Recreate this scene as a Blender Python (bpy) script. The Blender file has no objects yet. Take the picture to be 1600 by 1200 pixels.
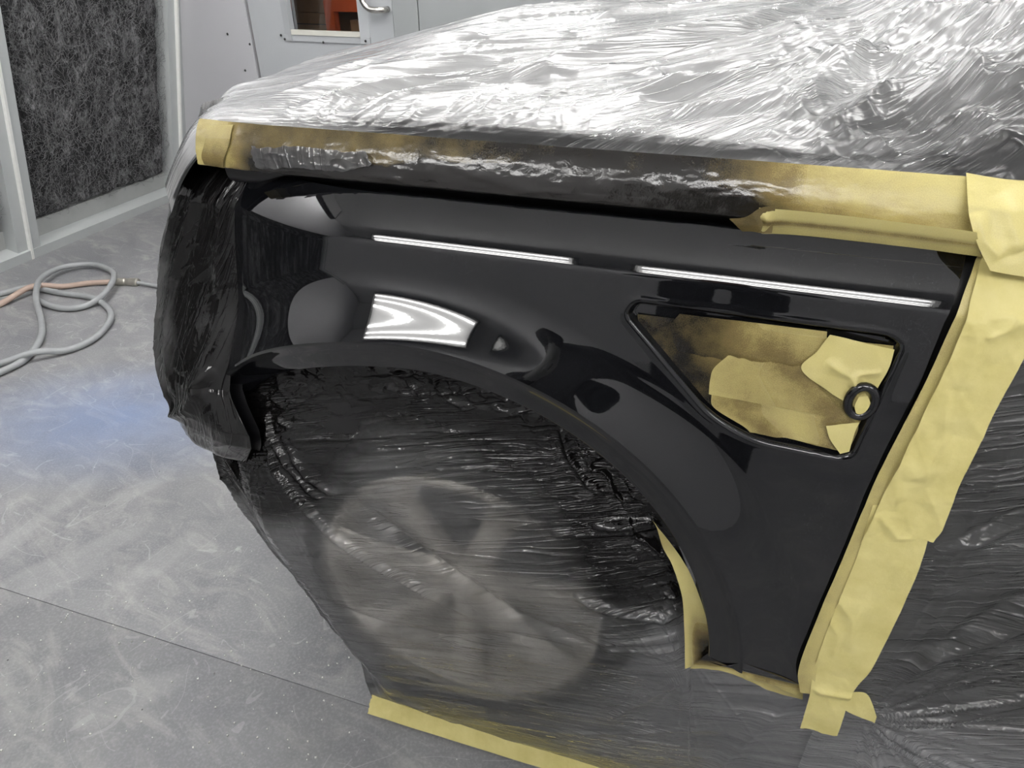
import bpy, bmesh, math, random
import numpy as np
from mathutils import Vector, Matrix

# ------------------------------------------------------------------ camera, world, exposure
F = 1050.0                       # focal length in pixels of the 1600x1200 frame
PITCH = math.radians(32)
CAM_H = 1.38
sc = bpy.context.scene
cam_d = bpy.data.cameras.new('camera'); cam = bpy.data.objects.new('camera', cam_d)
sc.collection.objects.link(cam); sc.camera = cam
cam_d.sensor_fit = 'HORIZONTAL'; cam_d.sensor_width = 36.0; cam_d.lens = 36.0 * F / 1600.0
cam_d.clip_start = 0.02; cam_d.clip_end = 60
cam.location = (0, 0, CAM_H); cam.rotation_euler = (math.pi / 2 - PITCH, 0, 0)
sc.view_settings.view_transform = 'Standard'; sc.view_settings.look = 'None'
sc.view_settings.exposure = -0.38; sc.view_settings.gamma = 1.0
sc.view_settings.use_curve_mapping = False
sc.cycles.transparent_max_bounces = 24
sc.cycles.max_bounces = 10
w = bpy.data.worlds.new('world'); sc.world = w; w.use_nodes = True
w.node_tree.nodes['Background'].inputs[0].default_value = (.8, .85, .9, 1)
w.node_tree.nodes['Background'].inputs[1].default_value = 0.15
TUBE = 42.0                      # radiance of the fluorescent tubes

# ------------------------------------------------------------------ coordinates
# car frame: s runs rearwards along the side of the car, n points out of it (towards the camera), z up
cp, sp = math.cos(PITCH), math.sin(PITCH)
O2 = np.array([-.405, .933]); _A = math.radians(18)
AX = np.array([math.cos(_A), -math.sin(_A)]); NX = np.array([-math.sin(_A), -math.cos(_A)])

def W(s, n, z):
    s, n, z = np.broadcast_arrays(np.asarray(s, float), np.asarray(n, float), np.asarray(z, float))
    return np.stack([O2[0] + s * AX[0] + n * NX[0], O2[1] + s * AX[1] + n * NX[1], z], -1)

def ray(px, py):
    px = np.asarray(px, float); py = np.asarray(py, float)
    x = (px - 800) / F; u = (600 - py) / F
    return np.stack([x, cp + u * sp, -sp + u * cp], -1)

def on_side(px, py, n=0.0):
    """(s, z) where a measured point of the photograph meets the side surface n (number or function of s, z)"""
    d = ray(px, py); k = d[..., 0] * NX[0] + d[..., 1] * NX[1]; c = O2 @ NX
    def at(nn):
        t = (nn + c) / k
        return (t * d[..., 0] - O2[0]) * AX[0] + (t * d[..., 1] - O2[1]) * AX[1], t * d[..., 2] + CAM_H
    if not callable(n): return at(n)
    s, z = at(0.0); nn = np.zeros(np.shape(s))
    for _ in range(40):
        nn = .5 * nn + .5 * n(s, z); s, z = at(nn)
    return s, z

def on_floor(px, py, z=0.0):
    d = ray(px, py); t = (z - CAM_H) / d[..., 2]
    return t[..., None] * d[..., :2]

# ------------------------------------------------------------------ noise
def _h(ix, iy, seed):
    n = (ix.astype(np.int64) * 374761393 + iy.astype(np.int64) * 668265263 + seed * 974634541) & 0xffffffff
    n = ((n ^ (n >> 13)) * 1274126177) & 0xffffffff
    return ((n ^ (n >> 16)) & 0xffff) / 65535.0

def vn(x, y, seed=0):
    x = np.asarray(x, float); y = np.asarray(y, float)
    ix = np.floor(x); iy = np.floor(y); fx = x - ix; fy = y - iy
    fx = fx ** 3 * (fx * (fx * 6 - 15) + 10); fy = fy ** 3 * (fy * (fy * 6 - 15) + 10)
    a = _h(ix, iy, seed); b = _h(ix + 1, iy, seed); c = _h(ix, iy + 1, seed); d = _h(ix + 1, iy + 1, seed)
    return (a + (b - a) * fx + (c - a) * fy + (a - b - c + d) * fx * fy) * 2 - 1

def fbm(x, y, seed=0, o=4):
    r = 0; amp = .5; f = 1.0
    for k in range(o):
        r = r + amp * vn(x * f, y * f, seed + k * 17); amp *= .5; f *= 2.03
    return r

def ridge(x, y, seed=0, o=3, p=3.0):
    r = 0; amp = .6; f = 1.0
    for k in range(o):
        r = r + amp * (1 - np.abs(vn(x * f, y * f, seed + k * 31))) ** p; amp *= .5; f *= 1.9
    return r

def sstep(a, b, x):
    t = np.clip((np.asarray(x, float) - a) / (b - a), 0, 1); return t * t * (3 - 2 * t)

def rot(x, y, deg):
    c, s_ = math.cos(math.radians(deg)), math.sin(math.radians(deg)); return x * c + y * s_, -x * s_ + y * c

def polydist(x, y, pts, closed=False):
    """distance to a polyline and the fraction along it"""
    pts = np.asarray(pts, float)
    if closed: pts = np.vstack([pts, pts[:1]])
    L = np.r_[0, np.cumsum(np.hypot(*np.diff(pts, axis=0).T))]
    best = np.full(np.shape(x), 1e9); fr = np.zeros(np.shape(x))
    for i in range(len(pts) - 1):
        ax, ay = pts[i]; bx, by = pts[i + 1]; dx, dy = bx - ax, by - ay
        t = np.clip(((x - ax) * dx + (y - ay) * dy) / max(dx * dx + dy * dy, 1e-12), 0, 1)
        d = np.hypot(x - ax - t * dx, y - ay - t * dy); m = d < best
        best = np.where(m, d, best); fr = np.where(m, (L[i] + t * (L[i + 1] - L[i])) / L[-1], fr)
    return best, fr

def inside(x, y, pts):
    r = np.zeros(np.shape(x), bool); n = len(pts)
    for i in range(n):
        x0, y0 = pts[i]; x1, y1 = pts[(i + 1) % n]
        if y0 == y1: continue
        c = ((y0 > y) != (y1 > y)) & (x < (x1 - x0) * (y - y0) / (y1 - y0) + x0); r ^= c
    return r

def sdf(x, y, pts):
    d, _ = polydist(x, y, pts, True); return np.where(inside(x, y, pts), d, -d)

def crease(x, y, pts, amp, wd, p=1.6):
    d, f = polydist(x, y, pts)
    return amp * np.exp(-(d / wd) ** p) * np.clip(np.minimum(f, 1 - f) * 6, 0, 1) ** .6

def rounded(pts, r, k=5):
    """polygon with its corners rounded"""
    out = []; n = len(pts)
    for i in range(n):
        p = np.array(pts[i], float); a = np.array(pts[i - 1], float) - p; b = np.array(pts[(i + 1) % n], float) - p
        rr = min(r, .45 * np.hypot(*a), .45 * np.hypot(*b)); a = p + a / np.hypot(*a) * rr; b = p + b / np.hypot(*b) * rr
        for t in np.linspace(0, 1, k): out.append(tuple((1 - t) ** 2 * a + 2 * t * (1 - t) * p + t * t * b))
    return out

def catmull(P, m):
    """m samples of the Catmull-Rom curve through the rows of P"""
    P = np.asarray(P, float); n = len(P)
    Q = np.concatenate([[2 * P[0] - P[1]], P, [2 * P[-1] - P[-2]]])
    t = np.linspace(0, n - 1, m); i = np.minimum(t.astype(int), n - 2); f = (t - i).reshape((-1,) + (1,) * (P.ndim - 1))
    a, b, c, d = Q[i], Q[i + 1], Q[i + 2], Q[i + 3]
    return .5 * (2 * b + (c - a) * f + (2 * a - 5 * b + 4 * c - d) * f ** 2 + (3 * b - a - 3 * c + d) * f ** 3)

def lattice(C, ny, nx):
    C = np.asarray(C, float); R = catmull(C, ny); return np.swapaxes(catmull(np.swapaxes(R, 0, 1), nx), 0, 1)

# ------------------------------------------------------------------ object helpers
COL = sc.collection
def link(o, parent=None):
    COL.objects.link(o)
    if parent is not None: o.parent = parent
    return o

def tag(o, label=None, cat=None, group=None, kind=None):
    for k, v in (('label', label), ('category', cat), ('group', group), ('kind', kind)):
        if v: o[k] = v
    return o

def empty(name, loc=(0, 0, 0), **kw):
    o = bpy.data.objects.new(name, None); o.location = loc; link(o); o.empty_display_size = .1
    return tag(o, **kw)

def mesh_np(name, V, Q, mat, parent=None, uv=None, attr=None, smooth=True, normals=None):
    me = bpy.data.meshes.new(name); V = np.asarray(V, np.float32).reshape(-1, 3); Q = np.asarray(Q, np.int32)
    k = Q.shape[1]
    me.vertices.add(len(V)); me.vertices.foreach_set('co', V.ravel())
    me.loops.add(Q.size); me.loops.foreach_set('vertex_index', Q.ravel())
    me.polygons.add(len(Q)); me.polygons.foreach_set('loop_start', np.arange(0, Q.size, k, dtype=np.int32))
    me.update(calc_edges=True)
    me.polygons.foreach_set('use_smooth', np.full(len(Q), smooth))
    if uv is not None:
        l = me.uv_layers.new(name='uv'); l.data.foreach_set('uv', np.asarray(uv, np.float32).reshape(-1, 2)[Q.ravel()].ravel())
    for nm, vals in (attr or {}).items():
        at = me.attributes.new(nm, 'FLOAT', 'POINT'); at.data.foreach_set('value', np.asarray(vals, np.float32).ravel())
    if normals is not None:
        me.normals_split_custom_set_from_vertices(np.asarray(normals, float).reshape(-1, 3).tolist())
    me.materials.append(mat)
    me.validate()
    return link(bpy.data.objects.new(name, me), parent)

def grid(name, P, mat, parent=None, **kw):
    ny, nx = P.shape[:2]; i = np.arange(ny * nx).reshape(ny, nx)
    Q = np.stack([i[:-1, :-1], i[:-1, 1:], i[1:, 1:], i[1:, :-1]], -1).reshape(-1, 4)
    c = (P[:-1, :-1] + P[1:, 1:]) / 2; fn = np.cross(P[:-1, 1:] - P[:-1, :-1], P[1:, :-1] - P[:-1, :-1])
    if (fn * (np.array([O2[0] + .9 * NX[0], O2[1] + .9 * NX[1], 1.6]) - c)).sum() < 0: Q = Q[:, ::-1]      # outside faces out
    return mesh_np(name, P, Q, mat, parent, **kw)

def gnormals(P, flip=False):
    du = np.gradient(P, axis=1); dv = np.gradient(P, axis=0); n = np.cross(du, dv)
    n /= np.maximum(np.linalg.norm(n, axis=-1, keepdims=True), 1e-12); return -n if flip else n

class MB:
    """collects boxes, tubes, prisms into one mesh"""
    def __init__(self): self.bm = bmesh.new()
    def box(self, M, lo, hi):
        vs = [self.bm.verts.new(M @ Vector((x, y, z))) for x in (lo[0], hi[0]) for y in (lo[1], hi[1]) for z in (lo[2], hi[2])]
        for f in ((0, 1, 3, 2), (4, 6, 7, 5), (0, 4, 5, 1), (2, 3, 7, 6), (0, 2, 6, 4), (1, 5, 7, 3)):
            self.bm.faces.new([vs[i] for i in f])
        return self
    def tube(self, pts, r, n=10, cap=True):
        pts = [Vector(p) for p in pts]; rs = r if hasattr(r, '__len__') else [r] * len(pts); rings = []
        up = Vector((0, 0, 1)); t0 = (pts[1] - pts[0]).normalized()
        if abs(t0.dot(up)) > .95: up = Vector((1, 0, 0))
        u = t0.cross(up).normalized()
        for i, p in enumerate(pts):
            t = (pts[min(i + 1, len(pts) - 1)] - pts[max(i - 1, 0)]).normalized()
            u = (u - t * u.dot(t)).normalized(); v = t.cross(u)
            rings.append([self.bm.verts.new(p + (u * math.cos(2 * math.pi * k / n) + v * math.sin(2 * math.pi * k / n)) * rs[i]) for k in range(n)])
        for a, b in zip(rings, rings[1:]):
            for k in range(n): self.bm.faces.new((a[k], a[(k + 1) % n], b[(k + 1) % n], b[k]))
        if cap: self.bm.faces.new(rings[0][::-1]); self.bm.faces.new(rings[-1])
        return self
    def prism(self, M, pts, z0, z1):
        a = [self.bm.verts.new(M @ Vector((x, y, z0))) for x, y in pts]; b = [self.bm.verts.new(M @ Vector((x, y, z1))) for x, y in pts]
        self.bm.faces.new(a[::-1]); self.bm.faces.new(b); n = len(pts)
        for i in range(n): self.bm.faces.new((a[i], a[(i + 1) % n], b[(i + 1) % n], b[i]))
        return self
    def lathe(self, M, prof, n=64):
        rings = [[self.bm.verts.new(M @ Vector((r * math.cos(2 * math.pi * k / n), r * math.sin(2 * math.pi * k / n), h))) for k in range(n)] for r, h in prof]
        for a, b in zip(rings, rings[1:]):
            for k in range(n): self.bm.faces.new((a[k], a[(k + 1) % n], b[(k + 1) % n], b[k]))
        return self
    def build(self, name, mat, parent=None, smooth=False, bevel=0.0, seg=2):
        bmesh.ops.recalc_face_normals(self.bm, faces=self.bm.faces)
        if bevel:
            bmesh.ops.bevel(self.bm, geom=[e for e in self.bm.edges if e.calc_face_angle(0) > .6], offset=bevel, segments=seg, affect='EDGES', profile=.5)
        me = bpy.data.meshes.new(name); self.bm.to_mesh(me); self.bm.free(); me.materials.append(mat)
        if smooth:
            for p in me.polygons: p.use_smooth = True
        o = link(bpy.data.objects.new(name, me), parent)
        return o

# ------------------------------------------------------------------ materials
class NT:
    def __init__(self, name):
        self.m = bpy.data.materials.new(name); self.m.use_nodes = True; self.t = self.m.node_tree; self.t.nodes.clear()
        self.out = self.n('ShaderNodeOutputMaterial')
    def n(self, typ, **kw):
        nd = self.t.nodes.new(typ)
        for k, v in kw.items(): setattr(nd, k, v)
        return nd
    def l(self, a, b): self.t.links.new(a, b)
    def val(self, sock, v):
        if isinstance(v, bpy.types.NodeSocket): self.l(v, sock)
        else: sock.default_value = v
    def math(self, op, a, b=0.0, clamp=False):
        nd = self.n('ShaderNodeMath', operation=op, use_clamp=clamp); self.val(nd.inputs[0], a); self.val(nd.inputs[1], b); return nd.outputs[0]
    def ramp(self, x, *stops):
        nd = self.n('ShaderNodeValToRGB'); el = nd.color_ramp.elements
        while len(el) < len(stops): el.new(.5)
        for e, (p, c) in zip(el, stops): e.position = p; e.color = (*(c if hasattr(c, '__len__') else (c, c, c)), 1)
        self.val(nd.inputs[0], x); return nd.outputs[0]
    def mix(self, f, a, b, mode='MIX'):
        nd = self.n('ShaderNodeMix', data_type='RGBA', blend_type=mode); self.val(nd.inputs[0], f)
        for i, v in ((6, a), (7, b)): self.val(nd.inputs[i], v if isinstance(v, bpy.types.NodeSocket) else (*v, 1))
        return nd.outputs[2]
    def coord(self, what='Object', scale=(1, 1, 1), loc=(0, 0, 0), rotz=0.0):
        c = self.n('ShaderNodeTexCoord').outputs[what]; m = self.n('ShaderNodeMapping')
        m.inputs['Scale'].default_value = scale; m.inputs['Location'].default_value = loc; m.inputs['Rotation'].default_value = (0, 0, rotz)
        self.l(c, m.inputs[0]); return m.outputs[0]
    def noise(self, co, scale=5.0, detail=4.0, rough=.55, dist=0.0):
        nd = self.n('ShaderNodeTexNoise'); self.l(co, nd.inputs['Vector'])
        nd.inputs['Scale'].default_value = scale; nd.inputs['Detail'].default_value = detail
        nd.inputs['Roughness'].default_value = rough; nd.inputs['Distortion'].default_value = dist; return nd.outputs[0]
    def attr(self, nm): return self.n('ShaderNodeAttribute', attribute_name=nm).outputs['Fac']
    def bump(self, h, strength=.3, dist=.002, nrm=None):
        b = self.n('ShaderNodeBump'); b.inputs['Strength'].default_value = strength; b.inputs['Distance'].default_value = dist
        self.l(h, b.inputs['Height'])
        if nrm is not None: self.l(nrm, b.inputs['Normal'])
        return b.outputs[0]
    def pbr(self, col, rough=.5, metal=0.0, nrm=None, **kw):
        p = self.n('ShaderNodeBsdfPrincipled')
        self.val(p.inputs['Base Color'], col if isinstance(col, bpy.types.NodeSocket) else (*col, 1))
        self.val(p.inputs['Roughness'], rough); self.val(p.inputs['Metallic'], metal)
        if nrm is not None: self.l(nrm, p.inputs['Normal'])
        for k, v in kw.items(): self.val(p.inputs[k.replace('_', ' ')], v)
        return p.outputs[0]
    def mixs(self, f, a, b):
        m = self.n('ShaderNodeMixShader'); self.val(m.inputs[0], f); self.l(a, m.inputs[1]); self.l(b, m.inputs[2]); return m.outputs[0]
    def done(self, s): self.l(s, self.out.inputs[0]); return self.m

def plain(name, col, rough=.5, metal=0.0, grain=.08, gs=40.0, bump=0.0, **kw):
    t = NT(name); co = t.coord(); n = t.noise(co, gs, 4)
    c = t.mix(n, tuple(v * (1 - grain) for v in col), tuple(min(1, v * (1 + grain)) for v in col))
    return t.done(t.pbr(c, rough, metal, t.bump(n, .3, bump) if bump else None, **kw))

def m_emit(name, col, st):
    t = NT(name); e = t.n('ShaderNodeEmission'); e.inputs[0].default_value = (*col, 1); e.inputs[1].default_value = st
    return t.done(e.outputs[0])

def m_paint():
    t = NT('black_gloss_paint'); co = t.coord()
    fl = t.noise(co, 1400, 1, .5)
    peel = t.noise(co, 260, 2, .5)
    c = t.mix(t.math('GREATER_THAN', fl, .72), (.0035, .0037, .0045), (.03, .032, .04))
    return t.done(t.pbr(c, .03, 0, t.bump(peel, .02, .0003), IOR=1.63))

def m_film(name, haze, white=.62, rough=.16, streak_deg=0.0, bumpd=.0016, tint=(.95, .95, .95), haze_p=1.0, fres=1.6, crs=.8, cr3=.4, cc=.5):
    """polythene sheet; the point attribute "paint" says how far black overspray covers it"""
    t = NT(name); uv = t.n('ShaderNodeTexCoord').outputs['UV']
    def mp(sx, sy, r=streak_deg):
        m = t.n('ShaderNodeMapping'); m.inputs['Rotation'].default_value = (0, 0, math.radians(r)); m.inputs['Scale'].default_value = (sx, sy, 1)
        # rotate first, then squeeze along the streak
        m0 = t.n('ShaderNodeMapping'); m0.inputs['Rotation'].default_value = (0, 0, math.radians(r)); t.l(uv, m0.inputs[0])
        m.inputs['Rotation'].default_value = (0, 0, 0); t.l(m0.outputs[0], m.inputs[0]); return m.outputs[0]
    a = t.noise(mp(3.5, 46), 1, 5, .6, .5); b = t.noise(mp(14, 190), 1, 3, .55, .6); c = t.noise(mp(28, 30), 1, 4, .6, 1.2)
    h = t.math('ADD', t.math('MULTIPLY', a, 1.0), t.math('ADD', t.math('MULTIPLY', b, .16), t.math('MULTIPLY', c, cc)))
    def sharp(n_, pw): return t.math('POWER', t.math('SUBTRACT', 1.0, t.math('ABSOLUTE', t.math('MULTIPLY', t.math('SUBTRACT', n_, .5), 3.2)), True), pw)
    e1 = sharp(t.noise(mp(3.2, 42), 1, 2, .5, .9), 9.0); e2 = sharp(t.noise(mp(8, 95), 1, 2, .5, .9), 7.0); e3 = sharp(t.noise(mp(9, 14), 1, 2, .5, 1.2), 14.0)
    gate = t.ramp(t.noise(mp(5, 8), 1, 2, .5), (.50, 0.0), (.62, 1.0)); gate1 = t.ramp(t.noise(mp(2.6, 5), 1, 2, .5, .5), (.44, .05), (.62, 1.0))
    h = t.math('ADD', h, t.math('ADD', t.math('MULTIPLY', t.math('MULTIPLY', e1, gate1), crs), t.math('ADD', t.math('MULTIPLY', t.math('MULTIPLY', e2, gate), crs * .9), t.math('MULTIPLY', e3, cr3))))
    nr = t.bump(h, 1.0, bumpd)
    p = t.attr('paint'); pn = t.noise(mp(30, 60), 1, 5, .65)
    pf = t.math('ADD', p, t.math('MULTIPLY', t.math('SUBTRACT', pn, .5), .35), True)
    pf = t.math('MULTIPLY', pf, t.math('GREATER_THAN', p, .01), True)
    tr = t.n('ShaderNodeBsdfTransparent'); tr.inputs[0].default_value = (*tint, 1)
    rf = t.n('ShaderNodeBsdfRefraction'); rf.inputs['IOR'].default_value = 1.25; rf.inputs['Roughness'].default_value = .45; rf.inputs[0].default_value = (*tint, 1)
    t.l(nr, rf.inputs['Normal'])
    see = t.mixs(.46, tr.outputs[0], rf.outputs[0])
    df = t.n('ShaderNodeBsdfDiffuse'); df.inputs[0].default_value = (white, white, white, 1); t.l(nr, df.inputs['Normal'])
    tl = t.n('ShaderNodeBsdfTranslucent'); tl.inputs[0].default_value = (white, white, white, 1)
    milk = t.mixs(.4, df.outputs[0], tl.outputs[0])
    hz = t.math('MULTIPLY', t.math('ADD', haze, t.math('MULTIPLY', t.math('SUBTRACT', a, .5), .5), True), t.math('SUBTRACT', 1.0, t.attr('shaded'), True))
    body = t.mixs(hz, see, milk)
    gl = t.n('ShaderNodeBsdfGlossy'); gl.inputs['Roughness'].default_value = rough; gl.inputs[0].default_value = (1, 1, 1, 1); t.l(nr, gl.inputs['Normal'])
    fr = t.n('ShaderNodeFresnel'); fr.inputs['IOR'].default_value = 1.5; t.l(nr, fr.inputs['Normal'])
    clean = t.mixs(t.math('MULTIPLY', fr.outputs[0], t.math('SUBTRACT', fres, t.math('MULTIPLY', t.attr('shaded'), fres * .7)), True), body, gl.outputs[0])
    nd2 = t.bump(h, .55, bumpd)
    dark = t.pbr(t.mix(pn, (.0025, .0025, .003), (.007, .0065, .006)), .07, 0, nd2, Specular_IOR_Level=.36)
    return t.done(t.mixs(t.math('MULTIPLY', pf, haze_p, True), clean, dark))

def m_tape(name='masking_tape_paper'):
    """cream crepe paper; "paint" carries the overspray"""
    t = NT(name); uv = t.n('ShaderNodeTexCoord').outputs['UV']
    m = t.n('ShaderNodeMapping'); m.inputs['Scale'].default_value = (1, 1, 1); t.l(uv, m.inputs[0])
    cr = t.noise(m.outputs[0], 220, 3, .6); big = t.noise(m.outputs[0], 22, 4, .6); sp_ = t.noise(m.outputs[0], 900, 2, .6)
    base = t.mix(t.ramp(big, (.3, 0.0), (.7, 1.0)), (.54, .47, .175), (.66, .585, .25))
    p = t.attr('paint')
    pf = t.math('ADD', p, t.math('MULTIPLY', t.math('SUBTRACT', t.math('ADD', t.math('MULTIPLY', big, .6), t.math('MULTIPLY', sp_, .4)), .5), .85), False)
    pf = t.math('MULTIPLY', t.math('MAXIMUM', pf, 0.0), t.math('MULTIPLY', p, 4.0, True), True)
    c1 = t.mix(t.math('MULTIPLY', pf, 2.0, True), base, (.20, .15, .055))
    col = t.mix(t.math('MULTIPLY', t.math('SUBTRACT', pf, .4), 2.2, True), c1, (.010, .009, .008))
    ro = t.math('SUBTRACT', .55, t.math('MULTIPLY', t.math('MULTIPLY', p, 1.8, True), .40))
    hgt = t.math('ADD', t.math('MULTIPLY', cr, .5), big)
    return t.done(t.pbr(col, ro, 0, t.bump(hgt, .5, .0012), Subsurface_Weight=0.0))

def m_floor(name='grey_floor_coating', dim=1.0):
    t = NT(name); g = t.n('ShaderNodeNewGeometry').outputs['Position']
    def mp(sx, sy, r=0.0, loc=(0, 0, 0)):
        m0 = t.n('ShaderNodeMapping'); m0.inputs['Rotation'].default_value = (0, 0, math.radians(r)); m0.inputs['Location'].default_value = loc; t.l(g, m0.inputs[0])
        m1 = t.n('ShaderNodeMapping'); m1.inputs['Scale'].default_value = (sx, sy, 1); t.l(m0.outputs[0], m1.inputs[0]); return m1.outputs[0]
    big = t.noise(mp(1, 1), 1.6, 5, .6, .4); mid = t.noise(mp(1, 1), 7, 6, .65, .6); fine = t.noise(mp(1, 1), 160, 3, .6)
    dust = t.noise(mp(2.2, 5.5, 35), 1.5, 6, .7, 1.5)
    c = t.mix(t.ramp(big, (.3, 0.0), (.7, 1.0)), (.165, .166, .178), (.285, .285, .283))
    c = t.mix(t.math('MULTIPLY', t.ramp(dust, (.5, 0.0), (.72, 1.0)), .55), c, (.47, .46, .43))
    c = t.mix(t.math('MULTIPLY', t.ramp(mid, (.35, 1.0), (.55, 0.0)), .40), c, (.12, .12, .135))
    c = t.mix(t.math('MULTIPLY', t.math('SUBTRACT', fine, .46), .9, True), c, (.5, .5, .5))
    # fine scratches: zero crossings of slow noise
    for k, (r, sx, sy, loc) in enumerate(((20, 1.2, 3.2, (0, 0, 0)), (-40, 1.0, 2.6, (7, 3, 0)), (75, 1.5, 3.0, (3, 9, 0)), (130, 1.3, 4.0, (13, 5, 0)))):
        s_ = t.noise(mp(sx, sy, r, loc), 1.7, 1.5, .4, 1.0)
        brk = t.noise(mp(1, 1, 0, loc), 5, 2, .5)
        ln = t.math('MULTIPLY', t.math('LESS_THAN', t.math('ABSOLUTE', t.math('SUBTRACT', s_, .5)), .0035), t.math('GREATER_THAN', brk, .56))
        c = t.mix(t.math('MULTIPLY', ln, .22), c, (.56, .56, .55))
    # pale shoe prints with ribbed soles
    for (px, py, rz, lx, ly) in ((245, 880, 60, .15, .05), (115, 770, 75, .13, .05), (215, 765, 40, .10, .045), (20, 845, 80, .10, .045), (165, 850, 40, .12, .05), (40, 905, 50, .13, .05), (200, 1090, 30, .16, .05), (95, 905, 40, .15, .055)):
        x, y = on_floor(np.array(float(px)), np.array(float(py)))
        m0 = t.n('ShaderNodeVectorMath', operation='SUBTRACT'); t.l(g, m0.inputs[0]); m0.inputs[1].default_value = (x, y, 0)
        m1 = t.n('ShaderNodeMapping'); m1.inputs['Rotation'].default_value = (0, 0, math.radians(-rz)); t.l(m0.outputs[0], m1.inputs[0])
        m2 = t.n('ShaderNodeMapping'); m2.inputs['Scale'].default_value = (1 / lx, 1 / ly, 1); t.l(m1.outputs[0], m2.inputs[0])
        ln = t.n('ShaderNodeVectorMath', operation='LENGTH'); t.l(m2.outputs[0], ln.inputs[0])
        wv = t.n('ShaderNodeTexWave'); wv.inputs['Scale'].default_value = 9 ; wv.inputs['Distortion'].default_value = 2.5; t.l(m1.outputs[0], wv.inputs[0])
        f = t.math('MULTIPLY', t.ramp(ln.outputs['Value'], (.55, 1.0), (1.0, 0.0)), t.math('ADD', .25, t.math('MULTIPLY', mid, .7)))
        c = t.mix(t.math('MULTIPLY', f, .36), c, (.48, .48, .46))
    # soft blue patch mixed into the floor colour in front of the car
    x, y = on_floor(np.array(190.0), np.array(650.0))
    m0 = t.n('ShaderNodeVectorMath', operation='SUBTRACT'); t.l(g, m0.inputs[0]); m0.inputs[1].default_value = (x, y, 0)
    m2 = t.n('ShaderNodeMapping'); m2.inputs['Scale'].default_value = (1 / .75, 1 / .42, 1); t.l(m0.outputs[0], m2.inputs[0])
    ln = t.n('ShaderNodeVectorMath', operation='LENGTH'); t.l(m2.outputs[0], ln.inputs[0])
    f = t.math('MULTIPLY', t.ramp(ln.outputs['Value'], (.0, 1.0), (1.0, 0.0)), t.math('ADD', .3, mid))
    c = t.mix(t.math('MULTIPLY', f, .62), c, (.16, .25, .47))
    # white paint specks
    v = t.n('ShaderNodeTexVoronoi'); v.inputs['Scale'].default_value = 26; t.l(g, v.inputs[0])
    spk = t.math('MULTIPLY', t.math('LESS_THAN', v.outputs['Distance'], .035), t.math('GREATER_THAN', t.noise(mp(1, 1), 2.3, 3, .6), .5))
    c = t.mix(t.math('MULTIPLY', spk, .8), c, (.75, .75, .72))
    v2 = t.n('ShaderNodeTexVoronoi'); v2.inputs['Scale'].default_value = 11; t.l(mp(1, 1, 30, (4, 4, 0)), v2.inputs[0])
    c = t.mix(t.math('LESS_THAN', v2.outputs['Distance'], .022), c, (.04, .04, .04))
    c = t.mix(1.0, c, (dim, dim, dim * 1.01), 'MULTIPLY')
    ro = t.ramp(mid, (.3, .34), (.7, .55))
    return t.done(t.pbr(c, ro, 0, t.bump(fine, .12, .0006)))

def m_mat():
    t = NT('black_filter_fleece'); co = t.coord('Generated', (1, 1, 1))
    g = t.n('ShaderNodeNewGeometry').outputs['Position']
    m = t.n('ShaderNodeMapping'); m.inputs['Scale'].default_value = (1, 1, .38); t.l(g, m.inputs[0])
    a = t.noise(m.outputs[0], 9, 6, .7, .8); b = t.noise(m.outputs[0], 60, 4, .7, 2.0)
    f = t.math('ADD', t.math('MULTIPLY', a, .6), t.math('MULTIPLY', b, .5))
    c = t.ramp(f, (.40, (.006, .006, .007)), (.55, (.035, .035, .037)), (.68, (.27, .27, .275)))
    return t.done(t.pbr(c, .9, 0, t.bump(b, .8, .01)))

PAINT = m_paint()
FILM_HOOD = m_film('clear_film_hood', .55, .94, .16, 0, .0017, fres=2.3, crs=.6, cr3=.0, cc=.10)
FILM_SIDE = m_film('clear_film_side', .11, .55, .10, -14, .0036, crs=.9, cr3=.12)
FILM_DOOR = m_film('clear_film_door', .20, .6, .10, -22, .0042, crs=.9, cr3=.15)
FILM_NOSE = m_film('clear_film_nose', .30, .5, .10, 80, .0022, cr3=.25)
TAPE = m_tape()
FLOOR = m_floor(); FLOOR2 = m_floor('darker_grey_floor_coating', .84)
MAT = m_mat()
FIBRE = plain('grey_fibre', (.17, .17, .175), .8)
BODY = plain('black_car_body', (.006, .006, .007), .35)
RUBBER = plain('tyre_rubber', (.018, .018, .019), .75, 0, .2, 60, .0008)
RIM = plain('silver_alloy', (.80, .76, .69), .35, .35, .05)
FRAME = plain('pale_grey_painted_steel', (.47, .49, .49), .45, 0, .06, 9)
SEAL = plain('white_sealing_bead', (.85, .85, .82), .4)
LEDGE = plain('dusty_grey_ledge', (.42, .43, .42), .8, 0, .12, 14)
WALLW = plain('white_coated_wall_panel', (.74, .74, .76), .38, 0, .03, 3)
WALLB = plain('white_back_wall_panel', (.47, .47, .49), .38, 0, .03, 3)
WALLG = plain('grey_green_wall_panel', (.30, .315, .315), .45, 0, .04, 3)
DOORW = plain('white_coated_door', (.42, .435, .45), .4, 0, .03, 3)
CREAM = plain('cream_window_bead', (.62, .61, .55), .5, 0, .05, 12)
STEEL = plain('brushed_steel', (.62, .60, .56), .25, 1.0, .08, 60)
SCREW = plain('dark_screw', (.03, .03, .03), .5)
CARD = plain('brown_cardboard', (.40, .24, .12), .8, 0, .12, 20)
ORANGE = plain('orange_rack_steel', (.75, .13, .035), .45, 0, .06, 10)
HOSEG = plain('grey_rubber_hose', (.30, .31, .315), .55, 0, .18, 22)
HOSEP = plain('dusty_pink_rubber_hose', (.40, .30, .25), .6, 0, .2, 22)
BRASS = plain('worn_metal_coupling', (.45, .43, .38), .4, .7, .2, 60)
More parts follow.
